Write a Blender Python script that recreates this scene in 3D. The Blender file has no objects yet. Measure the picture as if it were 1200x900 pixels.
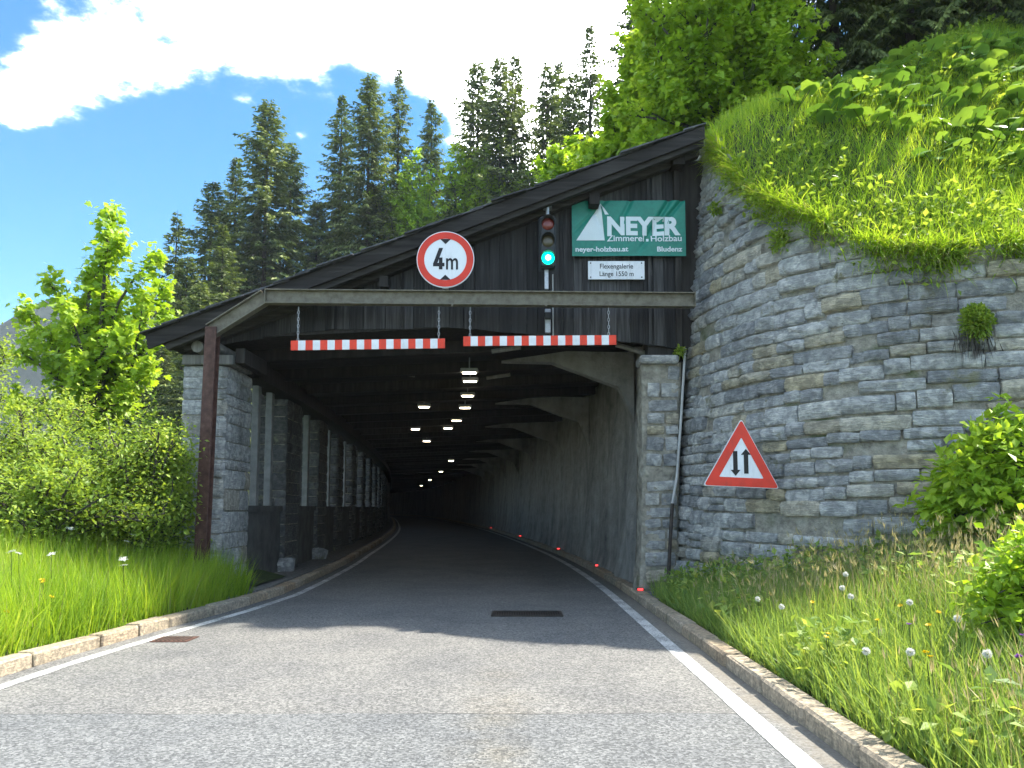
import bpy, math, random
import numpy as np
from mathutils import Vector, Matrix

random.seed(7)
RNG = np.random.default_rng(7)
scene = bpy.context.scene
COL = scene.collection
PI = math.pi

# ------------------------------------------------------------------ camera, sky, sun, exposure
F_PX, V0, PITCH, CAM_H = 902.0, 516.0, math.radians(5.0), 1.5
cam_d = bpy.data.cameras.new('camera')
cam = bpy.data.objects.new('camera', cam_d)
COL.objects.link(cam)
cam.location = (0, 0, CAM_H)
cam.rotation_euler = (PI / 2 + PITCH, 0, 0)
cam_d.sensor_width = 36.0
cam_d.lens = 36.0 * F_PX / 1200.0
cam_d.shift_y = (V0 - 450.0) / 1200.0
cam_d.clip_start = 0.1
cam_d.clip_end = 8000
scene.camera = cam

SUN = Vector((0.70, 0.30, 1.0)).normalized()          # towards the sun
SUN_EL = math.asin(SUN.z)
SUN_AZ = math.atan2(SUN.x, SUN.y)

world = bpy.data.worlds.new('World')
scene.world = world
world.use_nodes = True
wn, wl = world.node_tree.nodes, world.node_tree.links
wn.clear()


def W(kind, **kw):
    n = wn.new(kind)
    for k, v in kw.items():
        setattr(n, k, v)
    return n


sky = W('ShaderNodeTexSky', sky_type='NISHITA')
sky.sun_disc = False
sky.sun_elevation = SUN_EL
sky.sun_rotation = SUN_AZ
sky.altitude = 1600
sky.air_density = 1.0
sky.dust_density = 0.15
sky.ozone_density = 4.0
tc = W('ShaderNodeTexCoord')


def wmath(op, a, b=None, c=None):
    n = W('ShaderNodeMath', operation=op)
    for i, v in enumerate((a, b, c)):
        if v is None:
            continue
        if isinstance(v, (int, float)):
            n.inputs[i].default_value = v
        else:
            wl.new(v, n.inputs[i])
    return n.outputs[0]


sep = W('ShaderNodeSeparateXYZ')
wl.new(tc.outputs['Generated'], sep.inputs[0])
zc = wmath('MAXIMUM', wmath('ADD', sep.outputs['Z'], 0.12), 0.06)
cx = wmath('DIVIDE', sep.outputs['X'], zc)
cy = wmath('DIVIDE', sep.outputs['Y'], zc)
comb = W('ShaderNodeCombineXYZ')
wl.new(cx, comb.inputs[0])
wl.new(cy, comb.inputs[1])
comb.inputs[2].default_value = 3.7
cn = W('ShaderNodeTexNoise')
cn.inputs['Scale'].default_value = 3.1
cn.inputs['Detail'].default_value = 12
cn.inputs['Roughness'].default_value = 0.62
wl.new(comb.outputs[0], cn.inputs['Vector'])


def pix_dir(u, v):
    x, y = (u - 600) / F_PX, (V0 - v) / F_PX
    d = Vector((x, math.cos(PITCH) - y * math.sin(PITCH), math.sin(PITCH) + y * math.cos(PITCH)))
    return d


# cumulus banks standing where the photograph shows them; elsewhere the noise carries on
cover = None
for (u, v, r, w) in [(110, 60, .075, .26), (190, 45, .08, .24), (270, 40, .09, .30), (345, 40, .06, .22), (15, 118, .042, .46), (65, 100, .045, .26),
                     (640, 20, .17, .40), (520, 20, .09, .28), (720, 110, .17, .40), (600, 90, .08, .20), (352, 160, .014, .30), (45, 352, .022, .34),
                     (5, 30, .045, -.25), (100, 260, .17, -.40), (340, 260, .17, -.40), (470, 140, .06, -.30), (405, 80, .025, -.16), (230, 180, .07, -.20)]:
    d = pix_dir(u, v).normalized()
    vm = W('ShaderNodeVectorMath', operation='DISTANCE')
    wl.new(tc.outputs['Generated'], vm.inputs[0])
    vm.inputs[1].default_value = d
    g = wmath('MULTIPLY', wmath('POWER', 2.718, wmath('MULTIPLY', wmath('POWER', wmath('DIVIDE', vm.outputs['Value'], r), 2.0), -1.0)), w)
    cover = g if cover is None else wmath('ADD', cover, g)
dens = wmath('ADD', wmath('MULTIPLY_ADD', cn.outputs['Fac'], 1.7, -.35), cover)
cr = W('ShaderNodeMapRange', interpolation_type='SMOOTHSTEP')
cr.inputs['From Min'].default_value = 0.46
cr.inputs['From Max'].default_value = 0.88
wl.new(dens, cr.inputs['Value'])
hsv = W('ShaderNodeHueSaturation')
hsv.inputs['Hue'].default_value = .487
hsv.inputs['Saturation'].default_value = 1.2
hsv.inputs['Value'].default_value = .31
wl.new(sky.outputs[0], hsv.inputs['Color'])
mixc = W('ShaderNodeMix', data_type='RGBA')
above = wmath('MULTIPLY', wmath('POWER', cr.outputs[0], 2.6), wmath('MINIMUM', wmath('MAXIMUM', wmath('MULTIPLY', sep.outputs['Z'], 20.0), 0.0), 1.0))
wl.new(above, mixc.inputs['Factor'])
wl.new(hsv.outputs[0], mixc.inputs[6])
mixc.inputs[7].default_value = (18.0, 18.2, 18.6, 1)
bg = W('ShaderNodeBackground')
bg.inputs['Strength'].default_value = 0.15
wl.new(mixc.outputs[2], bg.inputs['Color'])
wo = W('ShaderNodeOutputWorld')
wl.new(bg.outputs[0], wo.inputs['Surface'])

sun_d = bpy.data.lights.new('sun', 'SUN')
sun_d.energy = 2.15
sun_d.angle = math.radians(0.53)
sun_d.color = (1.0, 0.94, 0.84)
sun_o = bpy.data.objects.new('sun', sun_d)
COL.objects.link(sun_o)
sun_o.rotation_euler = SUN.to_track_quat('Z', 'Y').to_euler()
sun_o.location = (20, 0, 40)

scene.view_settings.view_transform = 'Standard'
scene.view_settings.look = 'None'
scene.view_settings.exposure = 2.76
scene.view_settings.gamma = 1.0
scene.view_settings.use_curve_mapping = False
scene.render.engine = 'CYCLES'
scene.cycles.max_bounces = 10
scene.cycles.diffuse_bounces = 5
scene.cycles.transmission_bounces = 6
scene.cycles.transparent_max_bounces = 8
scene.cycles.use_denoising = True


# ------------------------------------------------------------------ helpers: pixels, meshes, objects
def at_y(u, v, Y):
    d = pix_dir(u, v)
    t = Y / d.y
    return Vector((d.x * t, Y, CAM_H + d.z * t))


def to_pix(P):
    P = np.atleast_2d(np.asarray(P, float))
    x, y, z = P[:, 0], P[:, 1], P[:, 2] - CAM_H
    dep = y * math.cos(PITCH) + z * math.sin(PITCH)
    up = -y * math.sin(PITCH) + z * math.cos(PITCH)
    dep = np.where(dep > 0.05, dep, 0.05)
    return 600 + F_PX * x / dep, V0 - F_PX * up / dep


def smooth(a, b, x):
    t = np.clip((np.asarray(x, float) - a) / (b - a), 0, 1)
    return t * t * (3 - 2 * t)


class MB:
    """collects polygons (with material index and a random value per vertex) and builds one mesh"""

    def __init__(s):
        s.v, s.f, s.m, s.r, s.n = [], [], [], [], 0

    def add(s, verts, faces, mi=0, rnd=0.0):
        verts = np.asarray(verts, float).reshape(-1, 3)
        off = s.n
        s.v.append(verts)
        s.n += len(verts)
        s.r.append(np.full(len(verts), rnd) if np.isscalar(rnd) else np.asarray(rnd, float))
        if isinstance(faces, np.ndarray):
            s.f.append(faces + off)
            s.m.append(np.full(len(faces), mi))
        else:
            by = {}
            for fc in faces:
                by.setdefault(len(fc), []).append(fc)
            for k, fs in by.items():
                s.f.append(np.array(fs, int) + off)
                s.m.append(np.full(len(fs), mi))
        return s

    def box(s, c, d, rot=None, mi=0, rnd=0.0, bevel=0.0):
        h = np.array(d, float) / 2
        if bevel <= 0:
            v = np.array([[x, y, z] for x in (-1, 1) for y in (-1, 1) for z in (-1, 1)], float) * h
            f = np.array([[0, 1, 3, 2], [4, 6, 7, 5], [0, 4, 5, 1], [2, 3, 7, 6], [0, 2, 6, 4], [1, 5, 7, 3]])
            fs = [f]
        else:
            b = min(bevel, h.min() * .45)
            v, idx = [], {}
            for x in (-1, 1):
                for y in (-1, 1):
                    for z in (-1, 1):
                        for a in range(3):
                            p = np.array([x, y, z], float) * h
                            q = p - np.array([x, y, z]) * b
                            q[a] = p[a]
                            idx[(x, y, z, a)] = len(v)
                            v.append(q)
            fs = []
            S = (-1, 1)
            for a in range(3):
                o1, o2 = [(1, 2), (0, 2), (0, 1)][a]
                for sg in S:
                    q = []
                    for (i, j) in ((-1, -1), (1, -1), (1, 1), (-1, 1)):
                        k = [0, 0, 0]
                        k[a], k[o1], k[o2] = sg, i, j
                        q.append(idx[(*k, a)])
                    fs.append(q)
            for a in range(3):
                o1, o2 = [(1, 2), (0, 2), (0, 1)][a]
                for i in S:
                    for j in S:
                        k0 = [0, 0, 0]
                        k1 = [0, 0, 0]
                        k0[a], k1[a] = -1, 1
                        k0[o1] = k1[o1] = i
                        k0[o2] = k1[o2] = j
                        fs.append([idx[(*k0, o1)], idx[(*k1, o1)], idx[(*k1, o2)], idx[(*k0, o2)]])
            for x in S:
                for y in S:
                    for z in S:
                        fs.append([idx[(x, y, z, 0)], idx[(x, y, z, 1)], idx[(x, y, z, 2)]])
            v = np.array(v)
        if rot is not None:
            v = v @ np.array(rot.to_3x3() if hasattr(rot, 'to_3x3') else rot).T
        v = v + np.array(c)
        if bevel <= 0:
            return s.add(v, f, mi, rnd)
        return s.add(v, fs, mi, rnd)

    def tube(s, pts, rads, n=8, mi=0, rnd=0.0, caps=True):
        pts = [Vector(p) for p in pts]
        if np.isscalar(rads):
            rads = [rads] * len(pts)
        ring, V = None, []
        for i, p in enumerate(pts):
            t = (pts[min(i + 1, len(pts) - 1)] - pts[max(i - 1, 0)])
            t = t.normalized() if t.length > 1e-9 else Vector((0, 0, 1))
            if ring is None:
                a = Vector((1, 0, 0)) if abs(t.x) < .8 else Vector((0, 1, 0))
                ring = (a - t * a.dot(t)).normalized()
            else:
                ring = (ring - t * ring.dot(t)).normalized()
            b = t.cross(ring)
            for k in range(n):
                an = 2 * PI * k / n
                V.append(p + (ring * math.cos(an) + b * math.sin(an)) * rads[i])
        Fc = []
        for i in range(len(pts) - 1):
            for k in range(n):
                k2 = (k + 1) % n
                Fc.append([i * n + k, i * n + k2, (i + 1) * n + k2, (i + 1) * n + k])
        s.add([tuple(v) for v in V], Fc, mi, rnd)
        if caps:
            s.add([tuple(v) for v in V[:n]], [list(range(n))[::-1]], mi, rnd)
            s.add([tuple(v) for v in V[-n:]], [list(range(n))], mi, rnd)
        return s

    def prism(s, poly_xz, y0, y1, mi=0, rnd=0.0):
        """polygon in x,z extruded from y0 (front, towards the camera) to y1"""
        n = len(poly_xz)
        v = [(x, y0, z) for x, z in poly_xz] + [(x, y1, z) for x, z in poly_xz]
        f = [list(range(n)), list(range(2 * n - 1, n - 1, -1))]
        f += [[i, i + n, (i + 1) % n + n, (i + 1) % n] for i in range(n)]
        return s.add(v, f, mi, rnd)

    def mesh(s, name, mats, smooth_=False, origin=None):
        me = bpy.data.meshes.new(name)
        V = np.concatenate(s.v) if s.v else np.zeros((0, 3))
        if origin is not None:
            V = V - np.array(origin)
        me.vertices.add(len(V))
        me.vertices.foreach_set('co', V.astype(np.float32).ravel())
        ls, tot, mi = [], [], []
        for f, m in zip(s.f, s.m):
            ls.append(f.ravel())
            tot.append(np.full(len(f), f.shape[1]))
            mi.append(m)
        L = np.concatenate(ls)
        T = np.concatenate(tot)
        me.loops.add(len(L))
        me.loops.foreach_set('vertex_index', L.astype(np.int32))
        me.polygons.add(len(T))
        st = np.concatenate([[0], np.cumsum(T)[:-1]])
        me.polygons.foreach_set('loop_start', st.astype(np.int32))
        me.polygons.foreach_set('loop_total', T.astype(np.int32))
        for m in (mats if isinstance(mats, (list, tuple)) else [mats]):
            me.materials.append(m)
        me.polygons.foreach_set('material_index', np.concatenate(mi).astype(np.int32))
        me.polygons.foreach_set('use_smooth', np.full(len(T), bool(smooth_)))
        at = me.attributes.new('rnd', 'FLOAT', 'POINT')
        at.data.foreach_set('value', np.concatenate(s.r).astype(np.float32))
        me.update(calc_edges=True)
        return me

    def obj(s, name, mats, parent=None, smooth_=False, origin=None):
        """world-space geometry; the origin is the parent's base (or the one given)"""
        if origin is None:
            origin = WORLD_LOC.get(parent.name, (0, 0, 0)) if parent else (0, 0, 0)
        me = s.mesh(name, mats, smooth_, origin)
        o = link(name, me, parent)
        if parent is None:
            o.location = origin
        WORLD_LOC[o.name] = tuple(origin)
        return o


WORLD_LOC = {}


def link(name, data, parent=None, loc=None):
    o = bpy.data.objects.new(name, data)
    COL.objects.link(o)
    if parent:
        o.parent = parent
    if loc is not None:
        o.location = loc
    return o


def thing(name, label, cat, loc=(0, 0, 0), group=None):
    o = link(name, None, None, loc)
    o.empty_display_size = .2
    WORLD_LOC[o.name] = tuple(loc)
    return tag(o, label, cat, group)


def tag(o, label=None, cat=None, group=None, kind=None):
    for k, v in (('label', label), ('category', cat), ('group', group), ('kind', kind)):
        if v:
            o[k] = v
    return o


def copy_tree(o, parent=None):
    c = o.copy()
    COL.objects.link(c)
    c.parent = parent
    for ch in list(o.children):
        copy_tree(ch, c)
    return c


def scatter(tmpl_v, tmpl_f, loc, rot, scl, rnd):
    """many transformed copies of a small template, as arrays"""
    tv = np.asarray(tmpl_v, float)
    N, K = len(loc), len(tv)
    scl = np.asarray(scl, float)
    if scl.ndim == 1:
        scl = scl[:, None]
    v = np.einsum('nij,nkj->nki', rot, tv[None] * scl[:, None, :]) + loc[:, None, :]
    out = MB()
    v = v.reshape(-1, 3)
    out.v.append(v)
    out.n = len(v)
    out.r.append(np.repeat(rnd, K))
    by = {}
    for fc in tmpl_f:
        by.setdefault(len(fc), []).append(fc)
    for k, fs in by.items():
        fa = np.array(fs)[None] + (np.arange(N) * K)[:, None, None]
        fa = fa.reshape(-1, k)
        out.f.append(fa)
        out.m.append(np.zeros(len(fa), int))
    return out


def merge(mb, other, mi=None):
    for v in other.v:
        pass
    off = mb.n
    mb.v += other.v
    mb.r += other.r
    for f, m in zip(other.f, other.m):
        mb.f.append(f + off)
        mb.m.append(m if mi is None else np.full(len(f), mi))
    mb.n += other.n
    return mb


def frames(fwd, up_hint):
    """rotation matrices with local x = fwd, z ~ up_hint"""
    f = fwd / np.maximum(np.linalg.norm(fwd, axis=1, keepdims=True), 1e-9)
    y = np.cross(up_hint, f)
    y /= np.maximum(np.linalg.norm(y, axis=1, keepdims=True), 1e-9)
    z = np.cross(f, y)
    return np.stack([f, y, z], axis=2)


def unit(a):
    return a / np.maximum(np.linalg.norm(a, axis=-1, keepdims=True), 1e-9)


def rand_dirs(n, rng=RNG):
    return unit(rng.normal(size=(n, 3)))


# ------------------------------------------------------------------ materials
class NT:
    def __init__(s, name):
        s.m = bpy.data.materials.new(name)
        s.m.use_nodes = True
        s.n, s.l = s.m.node_tree.nodes, s.m.node_tree.links
        s.b = s.n['Principled BSDF']
        s.out = s.n['Material Output']
        s.pos = s.n.new('ShaderNodeNewGeometry').outputs['Position']

    def put(s, sock, v):
        if isinstance(v, (int, float)):
            sock.default_value = v
        elif isinstance(v, (tuple, list)):
            sock.default_value = v if len(v) == len(sock.default_value) else (*v, 1)
        else:
            s.l.new(v, sock)

    def math(s, op, a, b=0.0, c=None, clamp=False):
        n = s.n.new('ShaderNodeMath')
        n.operation = op
        n.use_clamp = clamp
        for i, v in enumerate((a, b, c)):
            if v is not None:
                s.put(n.inputs[i], v)
        return n.outputs[0]

    def noise(s, scale, detail=4, rough=.55, vec=None, stretch=None, out='Fac', dist=0.0):
        n = s.n.new('ShaderNodeTexNoise')
        n.inputs['Scale'].default_value = scale
        n.inputs['Detail'].default_value = detail
        n.inputs['Roughness'].default_value = rough
        n.inputs['Distortion'].default_value = dist
        vec = vec if vec is not None else s.pos
        if stretch:
            mp = s.n.new('ShaderNodeMapping')
            mp.inputs['Scale'].default_value = stretch
            s.l.new(vec, mp.inputs['Vector'])
            vec = mp.outputs[0]
        s.l.new(vec, n.inputs['Vector'])
        return n.outputs[out]

    def voronoi(s, scale, feature='F1', out='Distance'):
        n = s.n.new('ShaderNodeTexVoronoi')
        n.feature = feature
        n.inputs['Scale'].default_value = scale
        s.l.new(s.pos, n.inputs['Vector'])
        return n.outputs[out]

    def ramp(s, fac, stops):
        n = s.n.new('ShaderNodeValToRGB')
        e = n.color_ramp.elements
        while len(e) < len(stops):
            e.new(0.5)
        for el, (p, c) in zip(e, stops):
            el.position = p
            el.color = (*c, 1) if len(c) == 3 else c
        s.put(n.inputs[0], fac)
        return n.outputs[0]

    def mix(s, fac, a, b, mode='MIX'):
        n = s.n.new('ShaderNodeMix')
        n.data_type = 'RGBA'
        n.blend_type = mode
        s.put(n.inputs['Factor'], fac)
        s.put(n.inputs[6], a)
        s.put(n.inputs[7], b)
        return n.outputs[2]

    def rng(s, v, a, b, lo=0.0, hi=1.0):
        n = s.n.new('ShaderNodeMapRange')
        n.interpolation_type = 'SMOOTHSTEP'
        n.inputs['From Min'].default_value = a
        n.inputs['From Max'].default_value = b
        n.inputs['To Min'].default_value = lo
        n.inputs['To Max'].default_value = hi
        s.put(n.inputs['Value'], v)
        return n.outputs[0]

    def attr(s, name='rnd'):
        n = s.n.new('ShaderNodeAttribute')
        n.attribute_name = name
        return n.outputs['Fac']

    def orand(s):
        return s.n.new('ShaderNodeObjectInfo').outputs['Random']

    def xyz(s):
        n = s.n.new('ShaderNodeSeparateXYZ')
        s.l.new(s.pos, n.inputs[0])
        return n.outputs

    def bump(s, h, strength=.5, dist=.02):
        n = s.n.new('ShaderNodeBump')
        n.inputs['Strength'].default_value = strength
        n.inputs['Distance'].default_value = dist
        s.put(n.inputs['Height'], h)
        s.l.new(n.outputs[0], s.b.inputs['Normal'])
        return n.outputs[0]

    def fin(s, color, rough=.8, metal=0.0, spec=.3):
        s.put(s.b.inputs['Base Color'], color)
        s.put(s.b.inputs['Roughness'], rough)
        s.put(s.b.inputs['Metallic'], metal)
        s.b.inputs['Specular IOR Level'].default_value = spec
        return s.m


def plain(name, c, rough=.6, metal=0.0, var=.12, scale=6, spec=.3, grime=0.0):
    t = NT(name)
    n = t.noise(scale, 5)
    if grime:
        gr_ = t.rng(t.noise(2.6, 7, .7, stretch=(3, 3, .8)), .50, .75, 0, grime)
        t.fin(t.mix(gr_, t.ramp(n, [(.3, tuple(x * (1 - var) for x in c)), (.7, tuple(min(1, x * (1 + var)) for x in c))]), tuple(x * .35 + .03 for x in c) + (1,)), rough, metal, spec)
        return t.m
    lo = tuple(x * (1 - var) for x in c)
    hi = tuple(min(1, x * (1 + var)) for x in c)
    return t.fin(t.ramp(n, [(.3, lo), (.7, hi)]), rough, metal, spec)


def emit(name, c, strength):
    t = NT(name)
    t.put(t.b.inputs['Emission Color'], (*c, 1))
    t.b.inputs['Emission Strength'].default_value = strength
    return t.fin(c, .4)


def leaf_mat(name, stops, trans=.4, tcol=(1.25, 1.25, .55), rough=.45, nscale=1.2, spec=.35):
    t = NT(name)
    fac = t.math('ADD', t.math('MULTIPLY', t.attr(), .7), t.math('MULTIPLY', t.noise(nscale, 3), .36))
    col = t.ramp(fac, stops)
    t.fin(col, rough, 0, spec)
    tr = t.n.new('ShaderNodeBsdfTranslucent')
    t.l.new(t.mix(1.0, col, (*tcol, 1), 'MULTIPLY'), tr.inputs['Color'])
    ms = t.n.new('ShaderNodeMixShader')
    ms.inputs[0].default_value = trans
    t.l.new(t.b.outputs[0], ms.inputs[1])
    t.l.new(tr.outputs[0], ms.inputs[2])
    t.l.new(ms.outputs[0], t.out.inputs['Surface'])
    return t.m


def make_asphalt():
    t = NT('asphalt')
    x, y, z = t.xyz()
    sp = t.voronoi(62, 'F1', 'Color')
    g = t.n.new('ShaderNodeSeparateColor')
    t.l.new(sp, g.inputs[0])
    fine = t.math('ADD', t.math('MULTIPLY', g.outputs[0], .6), t.math('MULTIPLY', t.noise(210, 3), .4))
    col = t.ramp(fine, [(.10, (.052, .052, .050)), (.42, (.120, .118, .110)), (.75, (.225, .219, .202)), (1, (.37, .36, .325))])
    big = t.noise(.9, 5, .6)
    col = t.mix(t.rng(big, .35, .7), col, t.mix(1.0, col, (.78, .79, .82, 1), 'MULTIPLY'))
    # two paving lots meet in a seam across the lane
    wob = t.math('MULTIPLY', t.math('SUBTRACT', t.noise(1.1, 3), .5), .12)
    seam = t.math('ADD', t.math('SUBTRACT', y, 5.78), wob)
    col = t.mix(t.rng(seam, -.01, .01), t.mix(1.0, col, (.86, .90, .95, 1), 'MULTIPLY'), col)
    crack = t.rng(t.math('ABSOLUTE', seam), .004, .018, 1, 0)
    col = t.mix(t.math('MULTIPLY', crack, t.rng(t.noise(.8, 2), .35, .6)), col, (.045, .045, .045, 1))
    # brownish run-off stain down the middle of the lane
    sx = t.math('ADD', t.math('ADD', x, .12), t.math('MULTIPLY', t.math('SUBTRACT', t.noise(.7, 3), .5), .5))
    st = t.rng(t.math('ABSOLUTE', sx), .05, .38, 1, 0)
    st = t.math('MULTIPLY', st, t.rng(y, 8.8, 4.0, .0, .55))
    col = t.mix(t.math('MULTIPLY', st, t.rng(t.noise(2.2, 4), .3, .7)), col, t.mix(1.0, col, (.98, .80, .52, 1), 'MULTIPLY'))
    for (xc_, wd_) in ((-.85, .30), (.78, .30), (-3.3, .35)):
        trk = t.rng(t.math('ABSOLUTE', t.math('ADD', t.math('SUBTRACT', x, xc_), t.math('MULTIPLY', t.math('SUBTRACT', t.noise(.35, 2), .5), .5))), wd_ * .3, wd_ * 1.6, .35, 0)
        col = t.mix(t.math('MULTIPLY', trk, t.rng(t.noise(1.4, 5, .65), .3, .65)), col, t.mix(1.0, col, (.74, .75, .77, 1), 'MULTIPLY'))
    grit = t.math('MULTIPLY', t.rng(t.math('ADD', x, t.math('MULTIPLY', t.noise(3, 4), .3)), 1.85, 2.1), .6)
    col = t.mix(grit, col, (.20, .175, .135, 1))
    # polished, dusty wheel tracks inside the gallery
    t.bump(t.math('ADD', fine, t.noise(60, 4)), .45, .012)
    return t.fin(col, .78, 0, .35)


def make_line():
    t = NT('road_paint')
    w = t.noise(38, 5, .7)
    b = t.noise(2.2, 4, .6)
    f = t.math('ADD', t.math('MULTIPLY', w, .6), t.math('MULTIPLY', b, .45))
    return t.fin(t.ramp(f, [(.46, (.20, .20, .195)), (.55, (.52, .52, .50)), (.72, (.74, .74, .72))]), .6)


def make_stone(name, a, b, c, warm, bump=.7, scale=9):
    t = NT(name)
    r = t.math('FRACT', t.math('ADD', t.orand(), t.attr()))
    base = t.ramp(r, [(0, a), (.30, b), (.60, c), (.78, b), (.92, warm), (1.0, c)])
    n = t.noise(scale, 8, .62, dist=.4)
    col = t.mix(t.rng(n, .38, .66), t.mix(1.0, base, (.55, .56, .58, 1), 'MULTIPLY'), base)
    lay = t.noise(14, 5, .6, stretch=(.5, .5, 3.0))
    col = t.mix(t.rng(lay, .52, .66), col, t.mix(1.0, col, (1.35, 1.33, 1.28, 1), 'MULTIPLY'))
    lich = t.noise(3.1, 6, .65)
    col = t.mix(t.rng(lich, .60, .72), col, (.23, .225, .15, 1))
    run = t.noise(1.0, 5, .6, stretch=(1.7, 1.7, .16))
    col = t.mix(t.rng(run, .54, .70, 0, .55), col, t.mix(1.0, col, (.45, .43, .40, 1), 'MULTIPLY'))
    t.bump(t.math('ADD', t.math('MULTIPLY', n, .6), t.math('ADD', t.math('MULTIPLY', lay, .7), t.math('MULTIPLY', t.noise(38, 5, .7), .4))), bump, .06)
    return t.fin(col, .88, 0, .25)


def make_mortar():
    t = NT('mortar')
    n = t.noise(7, 8, .65)
    col = t.ramp(n, [(.3, (.13, .12, .10)), (.5, (.28, .26, .21)), (.7, (.42, .395, .32))])
    m = t.noise(1.1, 5, .6)
    col = t.mix(t.rng(m, .56, .72), col, (.10, .115, .055, 1))
    t.bump(t.math('ADD', n, t.math('MULTIPLY', t.noise(40, 4), .4)), .8, .06)
    return t.fin(col, .95, 0, .2)


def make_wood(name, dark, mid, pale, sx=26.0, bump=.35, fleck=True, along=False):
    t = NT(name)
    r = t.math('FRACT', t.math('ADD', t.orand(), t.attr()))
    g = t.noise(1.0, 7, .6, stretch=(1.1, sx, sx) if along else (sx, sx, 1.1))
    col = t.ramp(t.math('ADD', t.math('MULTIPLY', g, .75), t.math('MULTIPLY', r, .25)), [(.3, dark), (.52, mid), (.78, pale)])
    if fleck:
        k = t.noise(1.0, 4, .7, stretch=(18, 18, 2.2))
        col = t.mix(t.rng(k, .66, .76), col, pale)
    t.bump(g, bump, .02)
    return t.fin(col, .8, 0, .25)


def make_soil(name, a, b, c, scale=3.0):
    t = NT(name)
    n = t.noise(scale, 7, .62)
    t.bump(n, .8, .08)
    return t.fin(t.ramp(n, [(.3, a), (.5, b), (.7, c)]), .95, 0, .15)


def make_concrete():
    t = NT('stained_concrete')
    x, y, z = t.xyz()
    s1 = t.noise(1.0, 7, .62, stretch=(1.6, 1.6, .22))
    n = t.noise(3.5, 8, .65)
    f = t.math('ADD', t.math('MULTIPLY', s1, .6), t.math('MULTIPLY', n, .4))
    col = t.ramp(f, [(.34, (.11, .105, .10)), (.5, (.25, .24, .215)), (.68, (.40, .385, .345))])
    t.bump(t.math('ADD', n, t.math('MULTIPLY', t.noise(25, 4), .3)), .8, .07)
    return t.fin(col, .9, 0, .25)


def make_rust(name, a, b, c, rough=.65):
    t = NT(name)
    n = t.noise(9, 7, .65)
    t.bump(t.noise(60, 4), .25, .006)
    return t.fin(t.ramp(n, [(.32, a), (.52, b), (.72, c)]), rough, 0.0, .3)


def make_banner():
    t = NT('banner_cloth')
    n = t.noise(14, 4)
    return t.fin(t.ramp(n, [(.3, (.004, .165, .115)), (.7, (.006, .215, .150))]), .42, 0, .45)


def make_mountain():
    t = NT('mountain_rock')
    x, y, z = t.xyz()
    n = t.noise(.03, 10, .7)
    v = t.noise(.16, 6, .65)
    col = t.ramp(n, [(.40, (.012, .022, .018)), (.55, (.022, .036, .03)), (.62, (.08, .085, .085)), (.75, (.17, .17, .17))])
    col = t.mix(t.rng(v, .5, .7), col, (.014, .024, .019, 1))
    return t.fin(col, .95, 0, .1)


def bark(name, a, b):
    t = NT(name)
    n = t.noise(1.0, 7, .65, stretch=(14, 14, 3))
    t.bump(n, .8, .03)
    return t.fin(t.ramp(n, [(.35, a), (.65, b)]), .92, 0, .2)


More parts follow.
